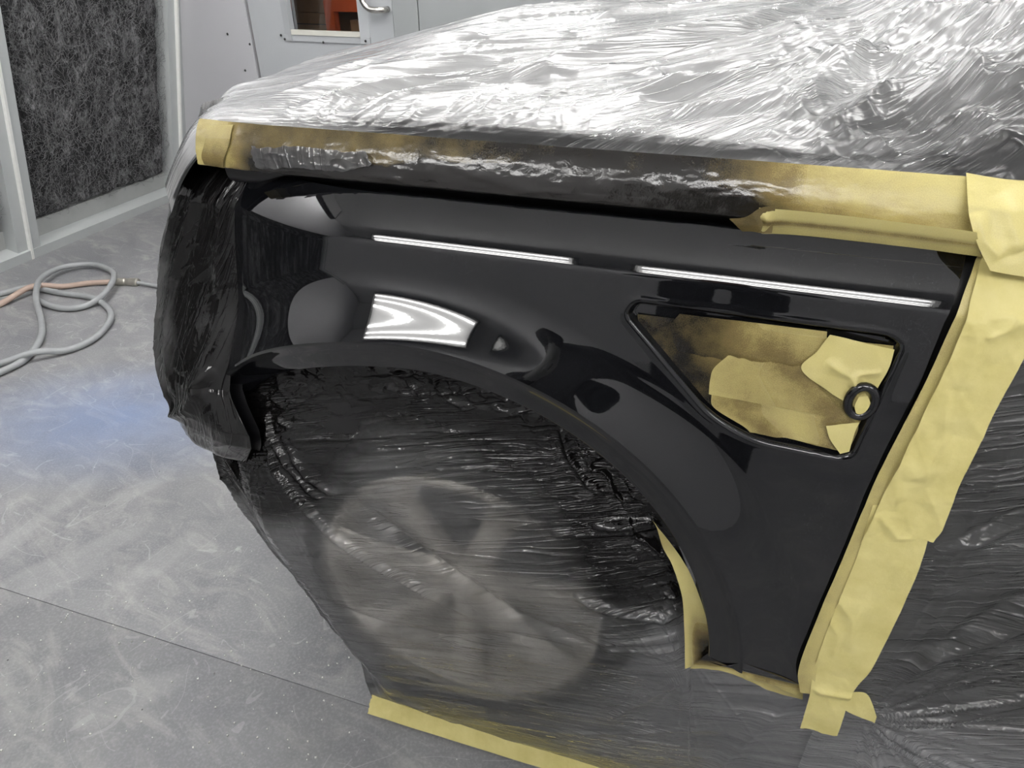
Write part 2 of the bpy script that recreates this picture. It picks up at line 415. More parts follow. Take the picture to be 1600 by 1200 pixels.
CEIL = plain('white_ceiling_filter', (.88, .88, .88), .9, 0, .04, 30)
HOUSING = plain('dark_light_rim', (.10, .10, .10), .5)
REFLECTOR = plain('white_reflector', (.8, .8, .8), .3)
TUBEM = m_emit('fluorescent_tube', (1.0, .99, .97), TUBE)
def m_glass():
    t = NT('clear_window_glass'); tr = t.n('ShaderNodeBsdfTransparent'); gl = t.n('ShaderNodeBsdfGlossy'); gl.inputs['Roughness'].default_value = .02
    fr = t.n('ShaderNodeFresnel'); fr.inputs['IOR'].default_value = 1.45
    return t.done(t.mixs(fr.outputs[0], tr.outputs[0], gl.outputs[0]))
GLASS = m_glass()

def frame_matrix(o, x, y, z):
    M = Matrix.Identity(4)
    for i, v in enumerate((x, y, z)):
        for k in range(3): M[k][i] = v[k]
    for k in range(3): M[k][3] = o[k]
    return M
CAR = frame_matrix((O2[0], O2[1], 0), (AX[0], AX[1], 0), (NX[0], NX[1], 0), (0, 0, 1))   # car frame -> world

# ------------------------------------------------------------------ the booth
HZ = 2.95
FTOP = 1.52                       # top of the filter mats
def slab(name, M, lo, hi, mat, parent=None): return tag(MB().box(M, lo, hi).build(name, mat, parent), kind='structure')
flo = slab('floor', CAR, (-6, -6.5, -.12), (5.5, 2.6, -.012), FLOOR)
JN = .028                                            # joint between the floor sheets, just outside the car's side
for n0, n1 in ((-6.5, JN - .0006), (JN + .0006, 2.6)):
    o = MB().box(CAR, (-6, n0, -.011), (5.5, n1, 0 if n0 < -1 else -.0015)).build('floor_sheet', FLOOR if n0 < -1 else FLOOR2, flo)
slab('ceiling', CAR, (-6, -6.5, HZ), (5.5, 2.6, HZ + .1), CEIL)
slab('wall_front', CAR, (-6, 2.4, -.1), (5.5, 2.5, HZ), WALLW)
slab('wall_right', CAR, (4.3, -6.5, -.1), (4.4, 2.6, HZ), WALLW)

# leaning filter bank on the left
B0 = np.array([-2.633, 3.604]); wd = np.array([.274, .962]); wn = np.array([.962, -.274])
up = np.array([.26, -.07, 1.0]); up /= np.linalg.norm(up)
wx = np.array([wd[0], wd[1], 0]); wz = np.cross(wx, up); wz /= np.linalg.norm(wz); wy = np.cross(wz, wx)
if wz[0] < 0: wz = -wz
LW = frame_matrix((B0[0], B0[1], 0), wx, wy, wz)     # x along the wall, y up the slope, z out into the booth
def lw_px(px, py, off=0.0):
    d = ray(px, py); o = np.array([0, 0, CAM_H]); p0 = np.array([B0[0], B0[1], 0]) + wz * off
    t = ((p0 - o) @ wz) / (d @ wz); q = o + t * d - p0; return q @ wx, q @ wy
back = slab('wall_left', LW, (-4.2, -.05, -.34), (1.40, 3.6, -.12), WALLW)
# upper part of the bank above the filters is plain panel
MB().box(LW, (-4.2, FTOP - .02, -.11), (1.40, 3.6, -.02)).build('upper_panel', WALLW, back)
xa = lw_px(28, 0)[0]; 
POSTS = [-4.26, -1.58, -.16, 1.07]
for i, x0 in enumerate(POSTS):
    m = MB().box(LW, (x0, -.02, -.12), (x0 + .13, 2.1, .0)).box(LW, (x0 + .075, -.02, 0), (x0 + .13, 2.1, .012))
    tr_ = tag(m.build('trim_%d' % (i + 1), FRAME, None), kind='structure')
    MB().box(LW, (x0 + .062, -.02, .0), (x0 + .075, 2.1, .02)).build('seal_strip', SEAL, tr_)
tag(MB().box(LW, (-4.2, -.04, -.12), (1.24, .058, .015)).build('baseboard_left', FRAME, None), kind='structure')
tag(MB().box(LW, (-4.2, .05, -.13), (1.24, .16, -.075)).build('trim_5', LEDGE, None), kind='structure')
rng = np.random.default_rng(5)
def filter_mat(x0, x1, label, nf=2600):
    ny, nx = 150, 110
    X, Y = np.meshgrid(np.linspace(x0, x1, nx), np.linspace(.15, FTOP, ny))
    e = np.minimum(np.minimum(X - x0, x1 - X), np.minimum(Y - .15, FTOP - Y))
    Z = -.10 + .05 * sstep(0, .05, e) + .022 * fbm(X * 9, Y * 5, 3) + .012 * fbm(X * 40, Y * 30, 8)
    Xw = X + .012 * fbm(Y * 8, X * 2, 21) * (1 - sstep(0, .08, e)); Yw = Y + .02 * fbm(X * 7, Y, 22) * (1 - sstep(0, .1, e))
    ML = np.array(LW)
    P = np.stack([Xw, Yw, Z], -1) @ ML[:3, :3].T + ML[:3, 3]
    root = grid('filter_mat', P, MAT); tag(root, label, 'filter', 'black fibre filter mats in the leaning wall frame')
    cu = bpy.data.curves.new('fibre', 'CURVE'); cu.dimensions = '3D'; cu.bevel_depth = .0007; cu.bevel_resolution = 0
    for k in range(nf):
        cx, cy = rng.uniform(x0 + .03, x1 - .03), rng.uniform(.17, FTOP - .06); a = rng.normal(1.57, .9); L = rng.uniform(.03, .16); b = rng.normal(0, 4)
        npt = 9; spn = cu.splines.new('POLY'); spn.points.add(npt - 1); x, y = cx, cy
        cs = []
        for j in range(npt):
            z = -.035 + .02 * fbm(np.array(x * 9), np.array(y * 5), 3) + rng.uniform(0, .016)
            q = ML[:3, :3] @ np.array([min(max(x, x0 + .01), x1 - .01), max(y, .16), z]) + ML[:3, 3]; cs += [*q, 1]
            a += b * L / npt + rng.normal(0, .22); x += math.cos(a) * L / npt; y += math.sin(a) * L / npt
        spn.points.foreach_set('co', cs)
    cu.materials.append(FIBRE); f = link(bpy.data.objects.new('fibre', cu), root); f['kind'] = 'stuff'
filter_mat(-.035, 1.07, 'large black fibrous filter mat between the left post and the corner post')
filter_mat(-1.45, -.145, 'black fibrous filter mat cut off by the left edge, left of the post')
filter_mat(-4.13, -1.62, 'long black filter mat outside the frame, mirrored dark in the front of the wing', 40)

# back wall with a door
C0 = np.array([-2.55, 4.86]); bd = np.array([math.cos(math.radians(-22)), math.sin(math.radians(-22))]); bn = np.array([bd[1], -bd[0]])   # bn faces the camera
if bn[1] > 0: bn = -bn
BW = frame_matrix((C0[0], C0[1], 0), (bd[0], bd[1], 0), (-bn[0], -bn[1], 0), (0, 0, 1))  # x along, y away from the booth, z up
def bw_px(px, py):
    d = ray(px, py); t = (C0 @ bn) / (d[:2] @ bn); q = t * d; return (q[:2] - C0) @ bd, q[2] + CAM_H
dx0 = bw_px(397, 60)[0]; dx1 = bw_px(614, 30)[0]; px1 = bw_px(655, 30)[0]
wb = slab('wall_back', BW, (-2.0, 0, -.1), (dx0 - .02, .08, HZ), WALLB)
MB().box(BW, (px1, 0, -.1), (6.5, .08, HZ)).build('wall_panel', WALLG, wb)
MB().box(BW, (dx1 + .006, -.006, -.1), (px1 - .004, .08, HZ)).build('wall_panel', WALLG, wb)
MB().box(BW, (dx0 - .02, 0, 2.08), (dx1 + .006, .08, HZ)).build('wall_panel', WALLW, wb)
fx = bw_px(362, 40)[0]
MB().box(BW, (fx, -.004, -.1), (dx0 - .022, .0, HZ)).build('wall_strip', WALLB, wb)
for a in ((356, 53), (391, 69), (384, 110)):
    x, z = bw_px(*a); MB().lathe(BW @ Matrix.Translation((x, -.004, z)) @ Matrix.Rotation(math.pi / 2, 4, 'X'), [(0.0001, .004), (.006, .003), (.007, 0)], 10).build('screw', SCREW, wb)
gx0, gz0 = bw_px(457, 47); gx1 = bw_px(565, 52)[0]; gz1 = 1.75
dr = tag(MB().box(BW, (dx0, .0, .02), (gx0, .05, 2.07)).box(BW, (gx1, .0, .02), (dx1, .05, 2.07)).box(BW, (gx0, 0, .02), (gx1, .05, gz0)).box(BW, (gx0, 0, gz1), (gx1, .05, 2.07)).build('door_1', DOORW), kind='structure')
fw = .055
MB().prism(BW, [(0, 0)] * 0 or [(gx0 - fw, -.003), (gx0, -.018), (gx0, .0), (gx0 - fw, .0)], gz0 - fw, gz1 + fw) \
    .prism(BW, [(gx1 + fw, -.003), (gx1, -.018), (gx1, 0), (gx1 + fw, 0)], gz0 - fw, gz1 + fw) \
    .box(BW, (gx0 - fw, -.010, gz0 - fw), (gx1 + fw, 0, gz0 - .022)).box(BW, (gx0 - fw, -.010, gz1), (gx1 + fw, 0, gz1 + fw)).build('window_frame', DOORW, dr)
MB().box(BW, (gx0 - .004, -.016, gz0 - .022), (gx1 + .004, .0, gz0 + .004)).build('window_bead', CREAM, dr)
MB().box(BW, (gx0, .02, gz0), (gx1, .026, gz1)).build('pane', GLASS, dr)
for a in ((441, 55), (447, 61), (507, 66), (571, 72), (573, 64)):
    x, z = bw_px(*a); MB().lathe(BW @ Matrix.Translation((x, -.011, z)) @ Matrix.Rotation(math.pi / 2, 4, 'X'), [(0.0001, .004), (.006, .003), (.007, 0)], 10).build('screw', SCREW, dr)
hx, hz = bw_px(592, 14)
hp = []
for k in range(9):
    a = math.pi / 2 * k / 8; hp.append((hx + .03 - .0, -.012 - .045 * math.sin(a), hz - .02 + .045 - .045 * math.cos(a)))
pts = [(hx + .055, .0, hz), (hx + .055, -.03, hz - .002)] + [(hx + .055 - .05 * (1 - math.cos(t)), -.03 - .035 * math.sin(t), hz - .002) for t in np.linspace(.2, 1.57, 6)] + \
      [(hx + .005 - .065 * math.sin(t), -.065, hz - .002 + .065 * (1 - math.cos(t))) for t in np.linspace(.2, 1.57, 8)] + [(hx - .06, -.065, hz + .30)] + \
      [(hx - .06 + .065 * (1 - math.cos(t)), -.065, hz + .30 + .065 * math.sin(t)) for t in np.linspace(.2, 1.57, 6)] + [(hx + .055, -.05, hz + .365), (hx + .055, 0, hz + .365)]
MB().tube([BW @ Vector(p) for p in pts], .0155, 14).build('handle', STEEL, dr, True)
# store room behind the door
tag(MB().box(BW, (dx0 - 1.0, 2.0, -.1), (dx1 + 1.6, 2.1, HZ)).box(BW, (dx0 - 1.1, .08, -.1), (dx0 - 1.0, 2.1, HZ)).box(BW, (dx1 + 1.6, .08, -.1), (dx1 + 1.7, 2.1, HZ)).build('wall_store', WALLG), kind='structure')
def bw_off(px, py, off):
    d = ray(px, py); t = (C0 @ bn - off) / (d[:2] @ bn); q = t * d; return (q[:2] - C0) @ bd, q[2] + CAM_H
rx, _ = bw_off(515, 30, .95); rx1, _ = bw_off(530, 30, .95)
rack = empty('storage_rack', (*(C0 + bd * rx - bn * .95), 0), label='orange steel storage rack seen through the door window', cat='rack')
def child_box(name, lo, hi, mat, parent, bev=.0):
    o = MB().box(BW, lo, hi).build(name, mat, None, bevel=bev); bpy.context.view_layer.update(); o.parent = parent; o.matrix_parent_inverse = Matrix.Translation(parent.location).inverted(); return o
for off in (.9, 1.5):
    child_box('post', (rx, off, 0), (rx + .075, off + .06, 2.3), ORANGE, rack)
    child_box('post', (rx + 1.35, off, 0), (rx + 1.425, off + .06, 2.3), ORANGE, rack)
zb = bw_off(540, 8, .9)[1]
for z in (.35, zb - .04, zb + .65):
    child_box('beam', (rx + .075, .9, z), (rx + 1.35, .95, z + .09), ORANGE, rack)
    child_box('shelf', (rx + .02, .93, z + .06), (rx + 1.4, 1.5, z + .085), CARD, rack)
def carton(lo, hi, label):
    b = tag(MB().box(BW, lo, hi).build('cardboard_box', CARD, None, bevel=.004), label, 'box', 'cartons in the store room')
    zc = hi[2]; MB().box(BW, (lo[0] + .01, lo[1] - .002, zc - .075), (hi[0] - .01, lo[1], zc - .07)).build('seam', SCREW, b)
carton((rx - .62, 1.0, .0), (rx - .02, 1.5, .52), 'plain brown carton at floor level left of the orange rack')
carton((rx - .62, 1.0, .521), (rx - .02, 1.5, bw_off(490, 20, 1.0)[1]), 'brown carton stacked left of the orange rack post')
carton((rx - .60, 1.02, bw_off(490, 20, 1.0)[1] + .001), (rx - .03, 1.5, 1.6), 'topmost brown carton left of the orange rack')
carton((rx + .10, 1.05, .436), (rx + .62, 1.48, zb - .10), 'brown carton on the rack right of the orange post')
child_box('back_sheet', (rx + .63, 1.2, .436), (rx + 1.3, 1.22, zb - .1), plain('dark_red_brown', (.16, .05, .03), .7), rack)

# ceiling lights: tilted fittings between ceiling and wall, four tubes each
def fitting(s0, s1, n, z, tilt, label, group='tube lights along the ceiling edge', end=None):
    L = s1 - s0; c = W((s0 + s1) / 2, n, z)
    xv = np.array([AX[0], AX[1], 0.]); nv3 = np.array([NX[0], NX[1], 0.])
    zv = -math.cos(tilt) * nv3 * (1 if n > 0 else -1) - np.array([0, 0, math.sin(tilt)]); yv = np.cross(zv, xv)
    if end is not None:                              # across the booth, turned to the end wall
        c = W(end, (s0 + s1) / 2, z); xv = nv3; zv = -math.cos(tilt) * np.array([AX[0], AX[1], 0.]) - np.array([0, 0, math.sin(tilt)]); yv = np.cross(zv, xv)
    M = frame_matrix(c, xv, yv, zv)
    root = empty('ceiling_light', tuple(c), label=label, cat='light', group=group)
    def ch(o): bpy.context.view_layer.update(); o.parent = root; o.matrix_parent_inverse = Matrix.Translation(root.location).inverted()
    h = .27
    ch(MB().box(M, (-L / 2 - .03, -h, -.08), (L / 2 + .03, h, -.07)).build('reflector', REFLECTOR))
    m = MB()
    for a, b in (((-L / 2 - .05, -h - .02, -.08), (-L / 2 - .03, h + .02, .02)), ((L / 2 + .03, -h - .02, -.08), (L / 2 + .05, h + .02, .02)), ((-L / 2 - .03, -h - .02, -.08), (L / 2 + .03, -h, .02)), ((-L / 2 - .03, h, -.08), (L / 2 + .03, h + .02, .02))): m.box(M, a, b)
    ch(m.build('housing', HOUSING))
    for k in range(4):
        y = -.20 + k * .133
        ch(MB().tube([M @ Vector((-L / 2, y, -.02)), M @ Vector((L / 2, y, -.02))], .019, 10).build('tube', TUBEM, None, True))
FN, FZ, FT = 2.08, 2.62, math.radians(45)
fitting(-1.26, -.06, FN, FZ, FT, 'tube light fitting nearest the front of the car on the viewer side')
fitting(.32, 1.60, FN, FZ, FT, 'tube light fitting above the front door on the viewer side')
fitting(2.1, 3.3, FN, FZ, FT, 'tube light fitting furthest right on the viewer side')
for k, (a, b) in enumerate(((-1.3, -.1), (.35, 1.55), (2.0, 3.2))):  # far-side row added to brighten the film on the hood
    fitting(a, b, -2.9, 2.60, FT, ['added tube light fitting on the far side nearest the front', 'added tube light fitting on the far side over the middle', 'added tube light fitting on the far side at the right'][k])
for k, (a, n) in enumerate(((-1.0, -.95), (.7, -.95), (2.3, -.95))):
    fitting(a - .6, a + .6, n, 2.86, math.radians(90), ['tube light fitting in the ceiling ahead of the car', 'tube light fitting in the ceiling over the hood', 'tube light fitting in the ceiling over the roof'][k])

fitting(-.2, 1.0, 0, 2.80, math.radians(20), 'added tube light fitting brightening the end wall, nearer the viewer', end=-1.75)  # added pair, lifts the end wall as mirrored in the wing
fitting(-1.8, -.6, 0, 2.80, math.radians(20), 'added tube light fitting brightening the end wall, nearer the door', end=-1.75)

# ------------------------------------------------------------------ car body
ACX, ACZ, ACR, LIPR = .284, .415, .528, .478
_z = np.linspace(.2, 1.3, 11001)
_g = -.07 * np.ones_like(_z) - (.49 + 9 * np.clip(_z - 1.066, 0, .02) + 7 * np.clip(_z - 1.086, 0, .034)) * sstep(1.058, 1.069, _z)
_n = np.cumsum(_g) * (_z[1] - _z[0]); _n -= np.interp(1.06, _z, _n)
VENT_PX = [(976, 492), (992, 470), (1390, 524), (1412, 540), (1332, 712), (1312, 717), (1180, 690), (1112, 652)]
def Nbase(s, z):
    s = np.asarray(s, float); z = np.asarray(z, float)
    n = np.interp(z, _z, _n) - .95 * np.clip(.24 - s, 0, 1) ** 2
    r = np.hypot(s - ACX, z - ACZ); amp = .050 * (1 - .45 * sstep(.3, .85, s))
    n = n + .11 * np.clip(1.055 - z, 0, .3) * (1 - sstep(.08, .36, s))
    return n + amp * (1 - sstep(.492, .616, r))
VENT = None
def Nfen(s, z):
    n = Nbase(s, z)
    d = sdf(s, z, VENT)
    return n - .012 * sstep(0.0, .007, d) + .0012 * np.exp(-((d + .004) / .0035) ** 2)
_vs = [on_side(float(x), float(y), Nbase) for x, y in VENT_PX]
VENT = rounded([(float(a), float(b)) for a, b in _vs], .022, 6)

car = empty('car', tuple(W(.28, -.9, 0.0)), label='black car with freshly sprayed glossy front wing, masked all round', cat='car')
def carpart(o, parent=None):
    bpy.context.view_layer.update()
    o.parent = parent or car
    o.matrix_parent_inverse = (parent or car).matrix_world.inverted(); return o

def arc_pt(a, r): return ACX + r * np.cos(a), ACZ + r * np.sin(a)
def fender():
    nu, nv = 430, 300
    top_s = np.linspace(-.012, .926, nu)
    top = np.stack([top_s, np.full(nu, 1.119) + .004 * np.clip(.1 - top_s, 0, 1)], -1)
    mid = np.stack([np.linspace(-.058, .916, nu), np.full(nu, 1.052)], -1)
    a0, a1 = math.radians(134), math.radians(9.5); arc_len = (a0 - a1) * ACR; ext = .115
    d = np.linspace(0, arc_len + ext, nu); ang = a0 - np.minimum(d, arc_len) / ACR
    bx, bz = arc_pt(ang, ACR); e = np.clip((d - arc_len) / ext, 0, 1); cx, cz = arc_pt(a1, ACR)
    bx = np.where(d > arc_len, cx + (.893 - cx) * e, bx); bz = np.where(d > arc_len, cz + (.462 - cz) * e, bz)
    bot = np.stack([bx, bz], -1)
    k = int(nv * .2); V = []
    for v in np.linspace(0, 1, k, endpoint=False): V.append(top * (1 - v) + mid * v)
    for v in np.linspace(0, 1, nv - k): V.append(mid * (1 - v) + bot * v)
    G = np.array(V); s, z = G[..., 0], G[..., 1]
    # rear edge: follow the measured shut line
    n = Nfen(s, z); h = .0012
    ds = (Nfen(s + h, z) - Nfen(s - h, z)) / (2 * h); dz = (Nfen(s, z + h) - Nfen(s, z - h)) / (2 * h)
    P = W(s, n, z)
    nr = NX[None, None] * 0 + 0
    N3 = np.stack([NX[0] - ds * AX[0], NX[1] - ds * AX[1], -dz], -1); N3 /= np.linalg.norm(N3, axis=-1, keepdims=True)
    # turned-in returns along the top, front and rear edges
    def ret(P, N3, axis_first, off):
        return P
    fen = carpart(grid('front_wing', P, PAINT, normals=N3)); fen['label'] = 'glossy black front wing panel'
    # edge returns
    for nm, sl, dv in (('edge_top', np.s_[0, :], (0, -.022, -.004)), ('edge_rear', np.s_[:, -1], (.002, -.02, 0)), ('edge_front', np.s_[:, 0], (-.004, -.03, 0))):
        E0 = P[sl]; dvw = np.array([dv[0] * AX[0] + dv[1] * NX[0], dv[0] * AX[1] + dv[1] * NX[1], dv[2]])
        R = np.stack([E0 + dvw * t + 0 for t in np.linspace(0, 1, 4)])
        carpart(grid('edge_return', R, PAINT), fen)
    return fen, P
FEN, FENP = fender()
# wheel-arch flange: crease -> lip -> return
def flange():
    na = 240; aa = np.linspace(math.radians(140), math.radians(7), na); prof = [(ACR + .0005, 0.0), (ACR - .003, -.0004), (ACR - .008, -.0028), (ACR - .02, -.0085), (LIPR + .005, -.017), (LIPR + .0015, -.020), (LIPR, -.026), (LIPR - .001, -.05), (LIPR - .001, -.09)]
    fine = catmull(np.array(prof), 33); rows = []
    s0, z0 = arc_pt(aa, ACR); nb = Nbase(s0, z0)
    for r, dn in fine: s, z = arc_pt(aa, r); rows.append(W(s, nb + dn, z))
    P = np.array(rows); nn = gnormals(P)
    if nn[5, na // 2] @ np.array([NX[0], NX[1], 0]) < 0: nn = -nn
    return carpart(grid('wheel_arch_lip', P, PAINT, normals=nn))
flange()
# lower rear foot of the wing, between arch lip and shut line
def foot():
    a1 = math.radians(9.5); ns = 30
    cs, cz = arc_pt(a1, ACR); ls, lz = arc_pt(math.radians(7), LIPR)
    C = [[(cs, cz), (.893, .462)], [(ls + .022, lz + .002), (.894, .452)], [(ls + .0, lz - .004), (.893, .444)]]
    G = lattice(np.array(C), 8, ns); s, z = G[..., 0], G[..., 1]; n = Nbase(cs, cz) - np.linspace(0, .02, 8)[:, None] * np.linspace(1, .2, ns)[None]
    n = Nbase(s, z) * 0 + Nbase(cs, cz) + (Nbase(.893, .462) - Nbase(cs, cz)) * np.linspace(0, 1, ns)[None] - np.linspace(0, .012, 8)[:, None]
    carpart(grid('wing_foot', W(s, n, z), PAINT))
foot()
# locating loop in the vent recess
lc = on_side(1346., 627., lambda s, z: Nbase(s, z) - .001)
def ringpts(ds, dz, n=28): return [W(lc[0] + ds * math.cos(t), Nbase(lc[0], lc[1]) - .0005, lc[1] + dz * math.sin(t)) for t in np.linspace(0, 2 * math.pi, n)]
carpart(MB().tube(ringpts(.0140, .0205), .0056, 10, False).build('locating_loop', PAINT, None, True), FEN)

# hidden shell: inner wing, bonnet, bumper, door, sill
def shell(name, C, ny, nx, mat=BODY, label=None):
    P = lattice(np.array([[W(*p) for p in r] for r in C]), ny, nx); o = carpart(grid(name, P, mat)); return o
def hood_front(m): return -.10 - .34 * (1 - np.exp(-np.clip(np.asarray(m, float) - .06, 0, 9) / .35))
def hood_z(s, m):
    s = np.asarray(s, float); m = np.asarray(m, float)
    C = .035 + .066 * sstep(-.35, .35, s) + .02 * sstep(.2, .8, s); q = 1 - (np.abs(.95 - m) / .88) ** 2.1
    front = -5 * np.clip(hood_front(m) + .10 - s, 0, 1) ** 2
    z = 1.186 + C * np.where(m < 1.9, q, 1 - (.95 / .88) ** 2.1) + .016 * (1 - np.exp(-np.clip(m - .06, 0, 9) / .05)) + front
    z = z - .125 * np.clip(.14 - s, 0, 1) ** 1.2 * sstep(.06, .22, m)
    ws = np.clip(s - .76 - .10 * np.clip(1 - m, 0, 1), 0, 9)
    return z + .62 * (np.sqrt(ws ** 2 + .0016) - .04) * sstep(.06, .24, m)
U_, M_ = np.meshgrid(np.linspace(0, 1, 90), np.linspace(.05, 1.85, 70)); S_ = hood_front(M_) - .04 + (1.72 - hood_front(M_)) * U_
carpart(grid('bonnet', W(S_, -M_, hood_z(S_, M_) - .014), BODY))
# dark gutter behind the shut line
shell('inner_wing', [[(-.05, -.075, 1.135), (.4, -.075, 1.135), (1.0, -.075, 1.135)], [(-.05, -.085, 1.10), (.4, -.085, 1.10), (1.0, -.085, 1.10)], [(-.05, -.14, 1.06), (.4, -.14, 1.06), (1.0, -.14, 1.06)], [(-.05, -.2, .5), (.4, -.2, .95), (1.0, -.2, .5)]], 14, 20)
# door and sill, rounded shoulder like the wing
zz = np.linspace(1.16, .30, 40); ss = np.linspace(.905, 2.4, 30); SS, ZZ = np.meshgrid(ss, zz)
carpart(grid('door', W(SS, Nbase(SS, np.clip(ZZ, .47, 2)) - .012 - .6 * np.clip(.47 - ZZ, 0, 1), ZZ), BODY))
# bumper and headlight corner under the film
def nose_path(z, back=0.0):
    return None
NOSE_Z = np.array([1.19, 1.15, 1.09, 1.01, .90, .78, .66, .55, .46, .36, .25])
NOSE_S = np.array([-.16, -.185, -.235, -.275, -.335, -.358, -.362, -.335, -.255, -.22, -.20])
def nose_s(z): return np.interp(z, NOSE_Z[::-1], NOSE_S[::-1])
def nose_pt(q, z, off=0.0):
    """q 0 at the wing's front edge, 1 at the outermost corner, 2 round the front"""
    q = np.asarray(q, float); z = np.asarray(z, float)
    sf = np.interp(z, [.46, .54, .61, .67, .70, .765, .924, 1.074, 1.13, 1.2], [-.24, -.165, -.085, -.040, -.035, -.080, -.070, -.035, -.006, .0]); nf = Nbase(sf, np.clip(z, .75, 1.119)) - .004
    ns_ = nose_s(z); t = np.clip(q, 0, 1) * math.pi / 2
    s = sf + (ns_ - sf) * np.sin(t); n = nf + (-.20 - nf) * (1 - np.cos(t))
    b = np.clip(q - 1, 0, 2); s = s - .10 * np.sin(b * math.pi / 2); n = n - .75 * b
    return s - off * np.sin(np.clip(q, 0, 1) * math.pi / 2), n + off * np.cos(np.clip(q, 0, 1) * math.pi / 2) * 0, z
QQ, ZQ = np.meshgrid(np.linspace(0.05, 2, 40), np.linspace(1.17, .58, 30))
s_, n_, z_ = nose_pt(QQ, ZQ)
carpart(grid('bumper', W(s_ + .03, n_ - .025, z_ - .004), BODY))
# wheel
wheel = MB()
# lathe axis = car n axis
AXM = CAR @ Matrix.Translation((.30, -.05, .352)) @ Matrix(((1, 0, 0, 0), (0, 0, 1, 0), (0, 1, 0, 0), (0, 0, 0, 1)))
tyre = carpart(wheel.lathe(AXM, [(.272, -.02), (.285, .006), (.30, .012), (.325, .008), (.345, -.012), (.352, -.035), (.352, -.20), (.335, -.23), (.28, -.235), (.272, -.02)], 72).build('wheel', RUBBER, None, True))
rim = MB().lathe(AXM, [(.283, .000), (.277, .012), (.268, .010), (.258, -.02), (.250, -.06), (.246, -.2)], 72)
def spoke(a):
    pts = [(.035, .03), (.12, .026), (.20, .030), (.262, .042)]
    for (r0, w0), (r1, w1) in zip(pts, pts[1:]):
        for sgn in (1,):
            z0 = -.03 + .04 * (r0 / .26); z1 = -.03 + .04 * (r1 / .26)
            q = []
            for r, w_, zt in ((r0, w0, z0), (r1, w1, z1)):
                for y, dz in ((-w_, -.018), (-w_ * .6, 0), (w_ * .6, 0), (w_, -.018)):
                    c, s2 = math.cos(a), math.sin(a); q.append(rim.bm.verts.new(AXM @ Vector((r * c - y * s2, r * s2 + y * c, zt + dz))))
            for k in range(3): rim.bm.faces.new((q[k], q[k + 1], q[k + 5], q[k + 4]))
for k in range(7): spoke(2 * math.pi * k / 7 + .25)
rim.lathe(AXM, [(.0005, -.012), (.03, -.012), (.036, -.02), (.06, -.03), (.062, -.06)], 32)
o = rim.build('rim', RIM, None, True); carpart(o, tyre)
carpart(MB().lathe(AXM, [(.0005, -.10), (.18, -.10), (.18, -.12)], 40).build('brake_disc', plain('brake_disc', (.18, .18, .18), .5, .6), None), tyre)
# arch liner
na = 60; aa = np.linspace(math.radians(150), math.radians(-15), na); rows = []
for r, n in ((LIPR - .002, -.06), (LIPR - .005, -.15), (LIPR - .01, -.35), (.3, -.36), (.05, -.36)):
    s, z = arc_pt(aa, r); rows.append(W(s, n, z))
carpart(grid('arch_liner', np.array(rows), BODY))

# ------------------------------------------------------------------ masking film
def pl(pts, n=0.0):
    return [tuple(float(v) for v in on_side(float(x), float(y), n)) for x, y in pts]
def pl_hood(pts):
    out = []
    t = np.arange(.5, 4.5, .003)
    for x, y in pts:
        d = ray(x, y); P = t[:, None] * d; q = P[:, :2] - O2; s_ = q @ AX; m_ = -(q @ NX); z_ = P[:, 2] + CAM_H
        hit = np.where((m_ > .05) & (z_ < hood_z(s_, m_) + .004))[0]
        if len(hit): out.append((float(s_[hit[0]]), float(m_[hit[0]])))
    return out
HOOD_FOLDS = (([(455, 175), (520, 152), (560, 138), (650, 122), (800, 113), (900, 109)], .007, .010), ([(520, 172), (600, 142), (680, 127), (800, 119), (900, 114)], -.008, .014), ([(560, 168), (640, 140), (760, 124)], .006, .008),
    ([(800, 117), (950, 104), (1100, 70), (1250, 32), (1340, 5)], .014, .016), ([(820, 104), (1000, 68), (1150, 37), (1270, 5)], .012, .016), ([(860, 112), (1020, 84), (1150, 52), (1300, 10)], -.020, .030),
    ([(1000, 113), (1120, 82), (1250, 52), (1400, 8)], .010, .014), ([(1040, 116), (1150, 92), (1260, 66), (1400, 30)], -.024, .034), ([(960, 150), (1050, 132), (1150, 116), (1280, 82), (1400, 42)], .012, .012), ([(1000, 152), (1100, 136), (1200, 116), (1300, 97)], -.012, .012), ([(1090, 140), (1200, 122), (1300, 104), (1380, 80)], .010, .009),
    ([(1050, 170), (1150, 160), (1250, 145)], .006, .007), ([(1000, 180), (1120, 175), (1230, 165)], -.006, .008),
    ([(480, 128), (600, 88), (760, 66), (900, 50)], .010, .018), ([(520, 108), (640, 76), (800, 48), (950, 26)], -.014, .030), ([(600, 72), (760, 52), (920, 30), (1050, 8)], .010, .022), ([(420, 150), (520, 122), (640, 100), (780, 90)], .006, .014), ([(440, 160), (560, 124), (700, 104), (860, 88)], -.008, .016),
    ([(1230, 178), (1300, 120), (1390, 60), (1450, 15)], .010, .022), ([(1260, 190), (1330, 130), (1420, 70), (1500, 20)], -.007, .018), ([(1300, 200), (1380, 150), (1460, 105), (1560, 70)], .016, .016), ([(1500, 110), (1520, 145), (1560, 150), (1600, 130)], .012, .012))
